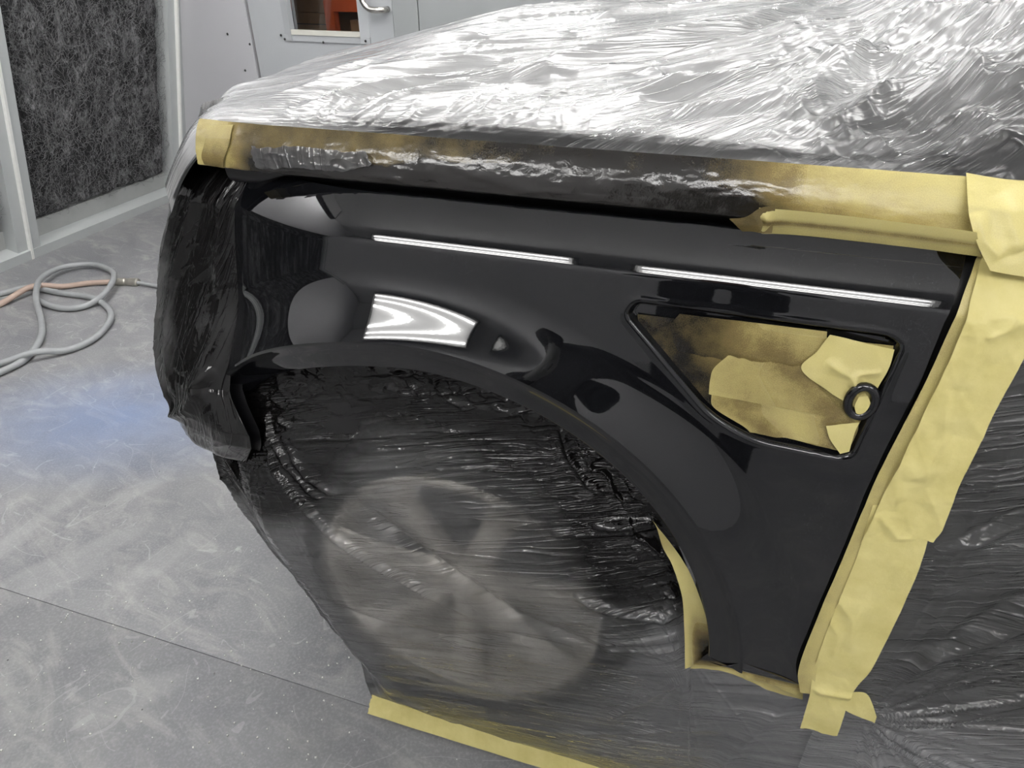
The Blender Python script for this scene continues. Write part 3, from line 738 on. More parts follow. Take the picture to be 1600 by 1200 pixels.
HOOD_HAIR = ([(440, 188), (452, 170), (480, 152)], [(495, 190), (503, 172), (530, 150)], [(512, 190), (522, 172), (548, 150)], [(538, 200), (556, 180), (600, 158), (655, 138)], [(568, 198), (590, 178), (612, 160)], [(600, 205), (640, 175), (656, 150)], [(615, 200), (650, 178), (700, 165)], [(680, 200), (705, 172), (740, 142)], [(690, 195), (730, 165), (760, 145), (800, 125)], [(720, 205), (745, 178), (790, 150)], [(752, 190), (760, 168), (790, 140), (815, 128)],
    [(800, 190), (820, 168), (870, 132)], [(838, 195), (845, 172), (880, 142), (905, 128)], [(890, 190), (892, 170), (915, 152), (960, 138)], [(918, 205), (925, 185), (960, 160), (985, 148)], [(880, 200), (878, 178), (881, 164)], [(965, 205), (975, 188)], [(975, 225), (995, 200), (1010, 188)], [(1010, 230), (1035, 205)], [(640, 190), (655, 172)], [(460, 196), (475, 180)], [(770, 205), (790, 185), (810, 170)])
def hood_film():
    ns, nm = 430, 380
    m1 = .058 + 1.85 * np.linspace(0, 1, nm) ** 1.6
    U_, Mm = np.meshgrid(np.linspace(0, 1, ns), m1); f0 = hood_front(Mm) - .055; S = f0 + (1.75 - f0) * U_; Z = hood_z(S, Mm)
    near = 1 - sstep(.10, .42, Mm)
    # long tension folds fanning from the windscreen
    vv = Mm - .8 * np.clip(S - .12, 0, .65) ** 2 - 1.04 * np.clip(S - .77, 0, 9) * .6; x, y = S, vv * 1.5
    d = .0075 * ridge(x * 1.3, y * 11, 3, 3, 4) * (1 - .75 * near) + .004 * ridge(x * 2, y * 34, 9, 2, 3) * (1 - .6 * near)
    d += .010 * fbm(x * 1.1, y * 5, 14, 2) * sstep(.2, .5, Mm)
    # wrinkles that run up from the edge and lean rearwards
    xr = S - 1.1 * np.clip(Mm - .06, 0, 1) - 1.2 * np.clip(Mm - .06, 0, 1) ** 2
    d += .0016 * ridge(xr * 26, Mm * 2.0, 41, 2, 7) * (1 - sstep(.10, .24, Mm)) * sstep(.0, .5, .5 + fbm(S * 4, Mm * 4, 4)) * (1 - .6 * sstep(.55, .8, S))
    d += .0010 * ridge(S * 3, Mm * 90, 43, 2, 4) * near
    # crumpled valley at the cowl
    cr = sstep(.62, .80, S) * (1 - sstep(.38, .62, Mm))
    u, v = rot(S, Z + Mm, 35)
    d += cr * (.030 * (ridge(u * 5, v * 9, 77, 3, 2.2) - .45) + .012 * (ridge(u * 17, v * 13, 78, 3, 2) - .4))
    for pts, a, wd_ in HOOD_FOLDS: d += crease(S, Mm, pl_hood(pts), a * 1.25, wd_, 1.4)
    for pts in HOOD_HAIR: d += crease(S, Mm, pl_hood(pts), .0030, .0042, 1.4)
    d *= sstep(.0, .03, Mm - .05) * .85 + .15
    Zf = Z + d
    n = -Mm + .35 * d * near
    # the sheet tucks down to the tape at its near edge
    z6 = np.minimum(1.172, hood_z(S, .06 + 0 * Mm) - .016); Zf = np.where(Mm < .10, z6 + (hood_z(S, .10 + 0 * Mm) + d - z6) * np.sin(np.clip((Mm - .058) / .042, 0, 1) * math.pi / 2) ** .8, Zf)
    sweep = .10 * (1 - np.exp(-np.clip(Mm - .05, 0, 9) / .2)) * np.clip(-S, 0, 1)
    paint = .55 * (1 - sstep(.055, .10, Mm)) * (1 - sstep(.45, .75, S)) * 0 + .12 * (1 - sstep(.052, .085, Mm))
    uv = np.stack([S, 1.7 * vv], -1)
    shaded = .95 * (1 - sstep(.086, .112, Mm)) * sstep(.0, .25, S) + .72 * sstep(.66, .86, S + .10 * fbm(S * 6, Mm * 6, 91)) * (1 - sstep(.17, .27, Mm + .06 * fbm(S * 7, Mm * 9, 92)))  # painted shade: haze and gloss cut where the sheet turns to the side
    o = grid('masking_film', W(S, n, Zf), FILM_HOOD, uv=uv, attr={'paint': paint, 'shaded': np.clip(shaded, 0, .95)})
    tag(o, 'wide bright crinkled plastic sheet stretched over the hood and windscreen', 'plastic sheet')
hood_film()

def nose_film():
    nq, nz = 260, 330
    q, z = np.meshgrid(np.concatenate([np.linspace(-.02, 1.15, 200), np.linspace(1.16, 2.0, 60)]), np.linspace(1.19, .47, nz))
    s, n, z = nose_pt(q, z)
    L = q * .28
    d = .0055 * ridge(L * 17, z * 2.6, 5, 3, 3.5) + .009 * fbm(L * 9, z * 4, 6, 3) + .0035 * ridge(rot(L, z, 40)[0] * 30, rot(L, z, 40)[1] * 12, 8, 2, 3)
    for pts, a in (([(.02, 1.14), (.03, 1.0), (.02, .86), (.05, .74)], .010), ([(.05, 1.16), (.09, 1.02), (.12, .86), (.10, .72)], .008), ([(.11, 1.1), (.15, .92), (.15, .8), (.10, .66)], .010), ([(.02, .80), (.07, .72), (.13, .66)], .012), ([(.2, 1.0), (.22, .8), (.16, .64)], .006)):
        d += crease(L, z, pts, a, .009)
    g = sstep(.02, .12, q)
    d = d * g - .004
    # gathered towards the pinch at the bottom rear
    t = np.clip(q, 0, 1) * math.pi / 2
    s = s - d * np.sin(t); n = n + d * np.cos(t)
    paint = 1.15 * (1 - sstep(.26, .80, q + .22 * fbm(L * 8, z * 5, 12))) + .12
    paint *= 1 - .55 * sstep(1.12, 1.19, z)
    o = grid('masking_film', W(s, n, z), FILM_NOSE, uv=np.stack([L * 1.0, z], -1), attr={'paint': paint})
    tag(o, 'black sprayed crumpled plastic wrapped round the front corner of the car', 'plastic sheet')
nose_film()

WL_Z = np.array([.90, .62, .53, .352, .145, -.02]); WL_S = np.array([-.215, -.205, -.195, -.105, .006, .122])
def wheel_film():
    nu, nv = 520, 380
    uu = np.concatenate([np.linspace(-.30, 0, 60, endpoint=False), np.linspace(0, 1, nu - 60)]); vv = np.linspace(0, 1, nv)
    U, V = np.meshgrid(uu, vv); uc = np.clip(U, 0, 1)
    sr = 1.0; s_top = -.13 + (sr + .13) * uc
    rad = LIPR - .012
    zt = ACZ + np.sqrt(np.clip(rad ** 2 - (s_top - ACX) ** 2, 0, 1)); zt = np.where(s_top < -.10, np.minimum(.80, zt + .3), zt)
    flat = np.where(s_top > ACX, .452, .70); zt = np.maximum(zt, flat); zt = np.where(s_top > .74, .452, zt)
    zb = 0.002
    Z = zt + (zb - zt) * V
    sl = np.interp(Z, WL_Z[::-1], WL_S[::-1]); s = sl + (sr - sl) * uc
    rr = np.hypot(s - ACX, Z - ACZ)
    n = -.034 + .052 * sstep(0, .45, V) - .03 * sstep(.25, .55, V) * (1 - sstep(.45, .8, s)) * 0
    n = n - .03 * np.exp(-((Z - .76) / .10) ** 2) * np.exp(-((s - .25) / .32) ** 2)      # sinks into the arch
    edge = uc - 0; n = n - .05 * (1 - sstep(0, .10, uc))                                        # turns round in front of the wheel
    b = np.clip(-U, 0, 1); n = n - b * 1.4; s = s + b * .22
    n = n * (1 - sstep(.9, 1, V)) + .008 * sstep(.9, 1, V) - np.where(V > .9, b * 1.4, 0) * sstep(.9, 1, V) + np.where(V <= .9, 0, 0)
    # folds
    x, y = rot(s, Z, 13)
    d = .0035 * ridge(x * 2.2, y * 30, 15, 3, 4) + .004 * fbm(x * 3, y * 16, 16, 3) + .0012 * ridge(x * 5, y * 90, 19, 2, 3)
    pinch = pl([(388, 680)])[0]; ang = np.arctan2(Z - pinch[1], s - pinch[0]); rd = np.hypot(s - pinch[0], Z - pinch[1])
    d += .0060 * ridge(ang * 6, rd * .8, 23, 2, 4) * np.exp(-rd / .22) * sstep(0, .06, rd)
    p2 = pl([(1072, 1035)])[0]; a2 = np.arctan2(Z - p2[1], s - p2[0]); r2 = np.hypot(s - p2[0], Z - p2[1])
    d += .006 * ridge(a2 * 5, r2, 29, 2, 4) * np.exp(-r2 / .13) * sstep(0, .04, r2)
    for pts, a, wd_ in (([(395, 655), (430, 735), (490, 790), (535, 830), (590, 865), (640, 890), (700, 925), (745, 950)], .015, .007),
                        ([(400, 672), (450, 730), (505, 775)], .010, .007),
                        ([(560, 780), (640, 835), (720, 890), (800, 945), (870, 975), (950, 1000)], -.014, .013),
                        ([(430, 690), (480, 745), (520, 765), (600, 760)], .006, .006),
                        ([(900, 920), (960, 945), (1010, 960), (1062, 978)], .012, .008),
                        ([(940, 1000), (1000, 1000), (1070, 1012)], .008, .006), ([(920, 990), (1000, 990), (1068, 998)], .006, .005),
                        ([(430, 915), (520, 935), (600, 965), (700, 985), (800, 985), (900, 1000)], -.013, .013),
                        ([(490, 980), (600, 1000), (700, 1010), (800, 1012)], -.006, .009),
                        ([(540, 1035), (640, 1060), (740, 1080), (860, 1090)], -.005, .012),
                        ([(620, 1085), (700, 1120), (800, 1150), (900, 1170)], .006, .008), ([(600, 1075), (660, 1095), (720, 1125)], .008, .006),
                        ([(870, 1128), (960, 1130), (1060, 1125), (1130, 1124)], .004, .005),
                        ([(545, 715), (620, 718), (720, 715), (790, 712)], .004, .004), ([(520, 738), (600, 738), (700, 733)], .004, .004), ([(545, 755), (640, 752), (740, 752)], .004, .004),
                        ([(410, 695), (540, 698), (640, 700), (760, 698)], .006, .005),
                        ([(860, 690), (880, 740), (910, 775), (950, 785)], .010, .007), ([(905, 775), (935, 785), (985, 790)], .008, .007), ([(920, 832), (970, 836), (1030, 838)], .012, .009), ([(860, 838), (940, 845), (1030, 848)], .007, .005),
                        ([(1075, 1040), (1010, 1080), (950, 1110)], .005, .008), ([(1080, 1040), (1060, 1090)], .005, .008), ([(1250, 1090), (1180, 1130), (1100, 1200)], .008, .014), ([(1230, 1085), (1160, 1075), (1100, 1068)], .006, .006)):
        d += crease(s, Z, pl(pts), a, wd_)
    # small crumples under the lip
    lipd = (LIPR - rr); cw = sstep(-.0, .02, lipd) * (1 - sstep(.07, .14, lipd)) * sstep(.42, .5, Z)
    d += cw * .012 * (ridge((s + Z) * 13 + 1.5 * fbm(s * 9, Z * 9, 64), (Z - .6 * s) * 17 + 1.5 * fbm(s * 8, Z * 8, 65), 61, 3, 2.5) - .4)
    d *= sstep(0, .05, V) * (1 - sstep(.94, 1, V) * .6)
    n = n + d
    paint = 1.12 * (1 - sstep(.11, .31, lipd + .05 * fbm(s * 5, Z * 7, 33) - .10 * (1 - sstep(.0, .25, np.hypot(s - pinch[0], Z - pinch[1]))))) * sstep(.42, .54, Z)
    # brownish dust of overspray on the front part
    paint = np.maximum(paint, .10 + .28 * (1 - sstep(.0, .22, uc)) * sstep(.25, .5, Z))
    paint = np.maximum(paint, .22 * (1 - sstep(0, .35, np.hypot(s - .55, Z - .35))))
    o = grid('masking_film', W(s, n, Z), FILM_SIDE, uv=np.stack([s, Z], -1), attr={'paint': paint})
    tag(o, 'see-through plastic sheet hanging over the front wheel down to the floor', 'plastic sheet')
wheel_film()

def door_film():
    ns, nz = 330, 380
    S, Z = np.meshgrid(np.linspace(.905, 1.75, ns), np.linspace(1.17, .10, nz)); S = S + (np.interp(Z, [.40, .46, .60, .84, 1.12], [.940, .908, .911, .919, .936]) - .905) * (1 - sstep(.905, 1.2, S))
    n = Nbase(S, np.clip(Z, .2, 1.115)) + .001 + .03 * sstep(.48, .25, Z) * 0
    n = np.where(Z < .46, n * (1 - sstep(.46, .2, Z) * .8), n)
    n = n * (1 - sstep(.46, .25, Z)) + .03 * sstep(.46, .25, Z)
    x, y = rot(S, Z, 24)
    d = .0028 * ridge(x * 3, y * 30, 51, 3, 4) + .004 * fbm(x * 3, y * 14, 52, 3) + .0011 * ridge(x * 8, y * 95, 53, 2, 3)
    p = pl([(1340, 1080)])[0]; ang = np.arctan2(Z - p[1], S - p[0]); rd = np.hypot(S - p[0], Z - p[1])
    d += .018 * ridge(ang * 7, rd * .6, 57, 2, 3) * np.exp(-rd / .35) * sstep(0, .05, rd)
    for pts, a, wd_ in (([(1370, 1020), (1460, 985), (1540, 960), (1640, 925)], .014, .014), ([(1380, 1005), (1480, 965), (1560, 920), (1640, 895)], -.010, .012), ([(1345, 1085), (1440, 1078), (1560, 1060), (1660, 1040)], .008, .008),
                        ([(1345, 1072), (1450, 1050), (1560, 1035), (1650, 1015)], -.007, .008), ([(1430, 850), (1520, 825), (1600, 790), (1660, 765)], .009, .009), ([(1440, 845), (1520, 812), (1620, 770)], -.007, .008), ([(1300, 1165), (1360, 1160), (1440, 1170), (1500, 1190)], .006, .006), ([(1350, 1110), (1440, 1130), (1540, 1160), (1640, 1190)], .008, .012), ([(1480, 690), (1560, 655), (1640, 640)], .006, .007)):
        d += crease(S, Z, pl(pts), a, wd_)
    d *= (.10 + .90 * sstep(.985, 1.03, S)) * sstep(0, .03, 1.17 - Z)
    n = n - .03 * (1 - sstep(.905, .95, S)) * (1 - sstep(.38, .44, Z))
    paint = .36 + .18 * fbm(S * 4, Z * 5, 58) - .32 * sstep(.6, .35, Z)
    paint = np.clip(paint, .02, 1)
    o = grid('masking_film', W(S, n + d, Z), FILM_DOOR, uv=np.stack([S, Z], -1), attr={'paint': paint})
    tag(o, 'dark streaky plastic sheet over the front door, right of the long tape', 'plastic sheet')
door_film()

# ------------------------------------------------------------------ masking tape
def tape_px(name, rows, surf, off, label, nx=24, ny=120, wr=.0012, paint=None, curl=0.0, seed=0, folds=(), mat=None, ragged=(0, 0), cat='masking tape', group=None, parent=None):
    """rows: (left pixel, right pixel) pairs down the strip, laid on the side surface; folds: (polyline px, amp, width)"""
    C = []
    for (a, b) in rows:
        C.append([on_side(float(a[0] + (b[0] - a[0]) * t), float(a[1] + (b[1] - a[1]) * t), surf) for t in (0, .33, .67, 1)])
    G = lattice(np.array(C, float), ny, nx); s, z = G[..., 0], G[..., 1]
    u = np.linspace(0, 1, nx)[None] + 0 * s; v = np.linspace(0, 1, ny)[:, None] + 0 * s
    for k, r in enumerate(ragged):
        if r:
            e = (1 - v if k else v); z = z + r * fbm(u * 5, u * 0 + k, seed + 70) * (1 - sstep(0, .08, e)) * 1.0
    n = surf(s, z) + off + wr * (fbm(s * 26, z * 26, seed, 3) + .8 * (ridge(rot(s, z, 30)[0] * 14, rot(s, z, 30)[1] * 5, seed + 3, 2, 5) - .25)) * 1.0 + curl * (np.abs(u - .5) * 2) ** 4
    for pts, a, w_ in folds: n = n + crease(s, z, pl(pts, surf), a, w_, 1.3)
    n = np.maximum(n, surf(s, z) + .4 * off)
    p = paint(s, z, u, v) if callable(paint) else np.full(s.shape, paint or 0.0)
    o = grid(name, W(s, n, z), mat or TAPE, parent, uv=np.stack([s, z], -1), attr={'paint': p})
    if label: tag(o, label, cat, group)
    return o

# hood-edge tape, rolled over the edge of the hood
def hood_tape():
    ns, nt = 420, 40
    S, T = np.meshgrid(np.linspace(-.068, 1.10, ns), np.linspace(0, 1, nt)); ph = .75 + .92 * T
    Z = 1.192 + .0765 * (np.cos(ph) - .73); n = -.06 + .0765 * (np.sin(ph) - .68) - .02 * sstep(.93, 1, T)
    n -= .20 * np.clip(.06 - S, 0, 1) ** 1.5
    d = .0011 * fbm(S * 40, T * 6, 4, 3) + .0016 * (ridge(S * 9, T * 3, 5, 2, 4) - .3) * sstep(.5, .8, T)
    low = sstep(.35, .75, T + .35 * fbm(S * 6, T * 2, 7))
    p = .22 * (1 - .6 * sstep(.7, .92, S)) + .36 * sstep(-.03, .03, S) * (1 - sstep(.62, .8, S))
    p = p + .75 * low * sstep(.0, .12, S) * (1 - sstep(.50, .78, S)) + .22 * sstep(.2, .5, S) * (1 - sstep(.60, .78, S)) + .16 * low * sstep(.6, .7, S) * (1 - sstep(.85, 1.0, S)) + .1
    o = grid('masking_tape', W(S, n + d, Z), TAPE, uv=np.stack([S, Z], -1), attr={'paint': p})
    tag(o, 'long tape band along the hood edge, brown and black with overspray', 'masking tape')
hood_tape()
nh = lambda s, z: -.06 + .0765 * (np.sqrt(1 - np.clip((z - 1.192) / .0765 + .73, -.15, .98) ** 2) - .68) - .20 * np.clip(.06 - s, 0, 1) ** 1.5
tape_px('masking_tape', [((326, 196), (366, 194)), ((322, 222), (360, 224)), ((317, 243), (352, 248)), ((321, 256), (352, 262))], nh, .003, 'short tan tape wrapped round the left end of the hood edge', 16, 40, .0008, lambda s, z, u, v: .30 + .35 * v, seed=3)
# second strip closing the shut line at the right
nl = lambda s, z: Nbase(s, np.minimum(z, 1.116)) * 0 + np.interp(z, [1.10, 1.118, 1.135, 1.16], [-.03, -.030, -.020, -.008])
tape_px('masking_tape', [((1186, 322), (1190, 362)), ((1260, 328), (1262, 366)), ((1400, 344), (1400, 381)), ((1490, 355), (1500, 394)), ((1524, 360), (1530, 398))], nl, .006, 'tape strip folded over the shut line under the hood edge tape', 14, 130, .0012, lambda s, z, u, v: .10 + .40 * np.exp(-((u - .55) / .12) ** 2) * (1 - .5 * v) + .15 * u, seed=11,
        folds=(([(1192, 330), (1200, 345), (1188, 362)], .006, .006),))
tape_px('masking_tape', [((1140, 338), (1160, 358)), ((1165, 335), (1175, 358)), ((1188, 322), (1192, 360)), ((1212, 318), (1206, 360))], nl, .009, 'loose crumpled tape end where the shut line tape begins', 12, 30, .003, .55, seed=12)
# vertical strip along the door gap
nd = lambda s, z: Nbase(s, np.clip(z, .42, 1.115))
cuff = lambda s, z, u, v: .10 + .10 * (1 - u)
tape_px('masking_tape', [((1524, 398), (1545, 380)), ((1492, 488), (1516, 478)), ((1440, 600), (1466, 598)), ((1368, 742), (1396, 742)), ((1318, 862), (1344, 862)), ((1278, 955), (1300, 958)), ((1248, 1036), (1276, 1040)), ((1250, 1076), (1272, 1078))], nd, .0075, 'narrow grey-edged tape sealing the gap along the rear edge of the wing', 12, 220, .0016, lambda s, z, u, v: .20 + .08 * (1 - u), seed=21)
tape_px('masking_tape', [((1536, 385), (1680, 395)), ((1508, 480), (1640, 470)), ((1462, 590), (1578, 580)), ((1392, 735), (1502, 735)), ((1358, 808), (1470, 812)), ((1342, 842), (1456, 834))], nd, .0125, 'upper length of broad creased yellow tape beside the wing', 40, 200, .0040, lambda s, z, u, v: .04 + .16 * sstep(.5, .0, v) * sstep(.6, 1, u), seed=22, curl=.001,
        folds=(([(1540, 490), (1580, 480), (1600, 500)], .004, .007), ([(1535, 520), (1570, 505), (1582, 480)], .005, .006), ([(1480, 600), (1468, 680), (1440, 730), (1412, 740)], .005, .008), ([(1500, 470), (1520, 520), (1500, 600)], .004, .010), ([(1395, 790), (1400, 700), (1440, 620)], .004, .006), ([(1370, 792), (1400, 830), (1425, 832)], .005, .007)), ragged=(0, .004))
tape_px('masking_tape', [((1362, 782), (1462, 782)), ((1338, 862), (1438, 870)), ((1302, 950), (1402, 956)), ((1272, 1035), (1362, 1035)), ((1264, 1080), (1330, 1078)), ((1250, 1130), (1307, 1142))], nd, .0085, 'lower length of broad yellow tape ending below the sill', 30, 170, .0022, .04, seed=23, ragged=(.003, .003),
        folds=(([(1305, 925), (1330, 960), (1325, 1010)], .004, .006), ([(1285, 950), (1310, 985), (1300, 1020)], .003, .005), ([(1270, 1068), (1300, 1075), (1335, 1082)], .006, .007), ([(1345, 930), (1330, 1010), (1310, 1050)], .003, .010)))
tape_px('masking_tape', [((1508, 268), (1700, 300)), ((1512, 330), (1700, 350)), ((1524, 376), (1680, 400)), ((1545, 420), (1660, 440))], lambda s, z: np.interp(z, [1.05, 1.10, 1.125, 1.15, 1.17, 1.19, 1.22], [.006, -.002, -.010, -.020, -.032, -.055, -.085]), .005, 'creased yellow tape patch at the corner above the door', 40, 60, .0035, lambda s, z, u, v: .14 + .22 * sstep(.45, .8, u) * fbm(s * 9, z * 9, 3), seed=24,
        folds=(([(1560, 300), (1575, 340), (1590, 390)], .007, .009), ([(1525, 330), (1535, 372), (1560, 400)], .006, .007)))
# arch and sill
na_ = lambda s, z: s * 0 + .005
tape_px('masking_tape', [((1026, 815), (1020, 808)), ((1036, 850), (1052, 850)), ((1052, 882), (1078, 890)), ((1066, 925), (1096, 935)), ((1070, 985), (1112, 990)), ((1071, 1040), (1128, 1022))], na_, .006, 'tape along the rear of the wheel arch lip, sprayed brown at its foot', 14, 110, .0022, lambda s, z, u, v: .12 + .75 * sstep(.60, .92, v) * sstep(.0, .6, u) + .25 * sstep(.35, .1, v), seed=31, folds=(([(1095, 990), (1088, 1010), (1090, 1030)], .004, .004),))
tape_px('masking_tape', [((1116, 1008), (1078, 1040)), ((1140, 1018), (1130, 1044)), ((1170, 1022), (1165, 1056)), ((1215, 1026), (1205, 1075)), ((1256, 1036), (1254, 1087))], lambda s, z: s * 0 + .012, .006, 'brown sprayed tape along the bottom edge of the wing', 16, 90, .0030, lambda s, z, u, v: .22 + .75 * (1 - sstep(.40, 1.0, u)) * (1 - .6 * v), seed=32, folds=(([(1160, 1050), (1200, 1060), (1250, 1080)], .005, .004),))
tape_px('masking_tape', [((1316, 1078), (1312, 1098)), ((1338, 1074), (1330, 1108)), ((1356, 1080), (1350, 1116)), ((1369, 1112), (1366, 1122))], nd, .008, 'short torn tape end sticking out behind the long vertical tape', 12, 30, .0012, .02, seed=33, ragged=(0, .003))

# vent recess masking: overlapping torn pieces
nvn = lambda s, z: Nbase(s, z) - .0105
VG = 'tape pieces masking the side vent'
def vp(rows, lab, off, p, seed, ny=40, wr=.0010, folds=(), rg=(0, 0)): return tape_px('masking_tape', rows, nvn, off, lab, 40, ny, wr, p, seed=seed, folds=folds, ragged=rg)
vp([((996, 490), (1396, 540)), ((1002, 520), (1392, 562)), ((1030, 560), (1372, 602)), ((1078, 608), (1352, 640)), ((1112, 634), (1338, 670)), ((1160, 664), (1312, 706))], 'dark sprayed tape lining the whole side vent', .001, lambda s, z, u, v: .40 * (1 - sstep(.12, .38, u + .05 * fbm(s * 20, z * 20, 3))) + .42, 41, 70)
vp([((1062, 489), (1292, 516)), ((1050, 505), (1290, 540)), ((1052, 530), (1278, 562)), ((1060, 548), (1262, 584))], 'tape piece across the top left of the side vent', .003, lambda s, z, u, v: .40 * (1 - sstep(.1, .6, u)) + .36 + .15 * v, 42, rg=(0, .003))
vp([((1138, 552), (1262, 572)), ((1116, 572), (1270, 590)), ((1110, 590), (1300, 622)), ((1108, 612), (1335, 655))], 'tape piece with a torn end across the middle of the vent', .006, lambda s, z, u, v: .30 + .18 * u, 43, 40, .0016, rg=(.004, 0))
vp([((1112, 612), (1340, 650)), ((1116, 634), (1340, 668)), ((1160, 662), (1330, 690)), ((1172, 672), (1322, 700))], 'tape piece along the bottom of the side vent', .0045, lambda s, z, u, v: .38 + .10 * np.sin(u * 9), 44, rg=(0, .004))
vp([((1296, 518), (1396, 541)), ((1276, 545), (1388, 568)), ((1252, 572), (1368, 606)), ((1300, 612), (1352, 640))], 'creased clean tape piece at the top right of the vent', .0075, lambda s, z, u, v: .10 + .08 * v, 45, 50, .003, folds=(([(1290, 560), (1330, 585), (1345, 610)], .006, .006), ([(1330, 600), (1340, 580), (1375, 575)], .004, .004)))
vp([((1340, 612), (1354, 610)), ((1334, 626), (1358, 624)), ((1337, 641), (1350, 641))], 'tiny tape oval inside the black loop of the vent', .0125, .04, 46, 16)
vp([((1290, 660), (1342, 655)), ((1296, 680), (1334, 672)), ((1312, 704), (1326, 700))], 'folded tape corner at the lower right of the vent', .0075, .10, 47, 24, .0025)

# floor tape
def floor_tape():
    nx, nt = 200, 14
    L, T = np.meshgrid(np.linspace(0, 1, nx), np.linspace(0, 1, nt))
    a = on_floor(np.array([584., 700., 860., 1000., 1120.]), np.array([1089., 1118., 1164., 1206., 1248.])); b = on_floor(np.array([574., 700., 860., 1000., 1120.]), np.array([1120., 1160., 1210., 1255., 1300.]))
    A = catmull(a, nx); Bq = catmull(b, nx); P2 = A[None] + (Bq - A)[None] * T[..., None]
    jag = .004 * fbm(T * 9, T * 0, 5) * (1 - sstep(0, .03, L)); P2[..., 0] += jag
    Z = .012 + .0015 * (fbm(L * 14, T * 2, 6) + .5)
    o = grid('masking_tape', np.concatenate([P2, Z[..., None]], -1), TAPE, uv=np.stack([L * .8, T * .05], -1), attr={'paint': np.zeros(L.shape)})
    tag(o, 'pale yellow tape strip holding the plastic down on the floor', 'masking tape')
floor_tape()
# scrap of grey film stuck on the hood tape
def scrap():
    C = [[(402, 226), (450, 228), (530, 234), (580, 240)], [(400, 240), (460, 244), (530, 250), (585, 256)], [(404, 258), (460, 262), (520, 266), (580, 262)]]
    R = np.array([[on_side(float(x), float(y), nh) for x, y in r] for r in C]); G = lattice(R, 40, 90); s, z = G[..., 0], G[..., 1]; s = s + .012 * fbm(z * 60, s * 0, 5); z = z + .006 * fbm(s * 30, z * 0, 6)
    n = nh(s, z) + .005 + .004 * (ridge(s * 40, z * 40, 3, 3, 2.5) - .2)
    o = grid('film_scrap', W(s, n, z), FILM_NOSE, uv=np.stack([s, z], -1), attr={'paint': np.full(s.shape, .62)})
    tag(o, 'crumpled grey film scrap stuck to the front of the hood edge tape', 'plastic scrap')
scrap()

# ------------------------------------------------------------------ air hoses
def hose_pts(px, z=.016, over=()):
    P = on_floor(np.array([p[0] for p in px], float), np.array([p[1] for p in px], float)); P = catmull(np.c_[P, [z + (p[2] if len(p) > 2 else 0) for p in px]], len(px) * 14); return [tuple(p) for p in P]
h1 = tag(MB().tube(hose_pts([(-40, 600, .0), (0, 588, 0.0), (42, 566, .0), (66, 535, .004), (68, 510, .01), (62, 478, .03), (70, 450, .034), (100, 428, .02), (145, 420, .01), (175, 430, .012), (182, 448, .03), (168, 470, .024), (140, 482, .004), (110, 487, 0), (82, 483, 0), (62, 474, 0)]), .0135, 12).build('air_hose', HOSEG, None, True), 'grey rubber air hose looped on the floor', 'hose')
h2 = tag(MB().tube(hose_pts([(-60, 478, 0), (0, 464, 0), (40, 454, 0), (62, 456, 0), (100, 463, 0), (145, 470, 0), (170, 486, 0), (174, 505, 0), (150, 533, 0), (108, 552, 0), (60, 563, .022), (0, 574, .0), (-50, 580, 0)]), .0135, 12).build('air_hose', HOSEG, None, True), 'grey rubber air hose curving back under the loop, dirty pink at its end', 'hose')
h3 = tag(MB().tube(hose_pts([(-60, 500, .0), (0, 481, .0), (55, 460, .026), (100, 452, .0), (140, 447, 0), (178, 445, .0)]), .0135, 12).build('air_hose', HOSEP, None, True), 'dusty pink air hose ending in the metal coupling', 'hose')
cpl = hose_pts([(176, 445), (184, 445), (200, 445), (217, 446)])
MB().tube(cpl, [(.016, .019, .017, .02, .02, .018, .021, .021)[min(int(k / len(cpl) * 8), 7)] for k in range(len(cpl))], 12).build('coupling', BRASS, h3, True)
MB().tube(hose_pts([(214, 446), (228, 448), (245, 451), (262, 455)]), .009, 10).build('tail', HOSEG, h3, True)
h4 = None

# paint flakes and grit lying about
bmf = MB(); r2 = random.Random(3)
for k in range(170):
    px, py = r2.uniform(0, 560), r2.uniform(880, 1190); q = on_floor(np.array(px), np.array(py)); a = r2.uniform(0, 6); sz = r2.uniform(.0007, .0019)
    M = Matrix.Translation((q[0], q[1], .001)) @ Matrix.Rotation(a, 4, 'Z'); bmf.prism(M, [(-sz, -sz), (sz * 1.3, -sz * .6), (sz * .7, sz), (-sz * .8, sz * .7)], -.001, .0012)
fl = bmf.build('paint_flakes', plain('white_flake', (.7, .7, .66), .6)); tag(fl, 'tiny white paint flakes scattered over the floor', 'debris', kind='stuff')

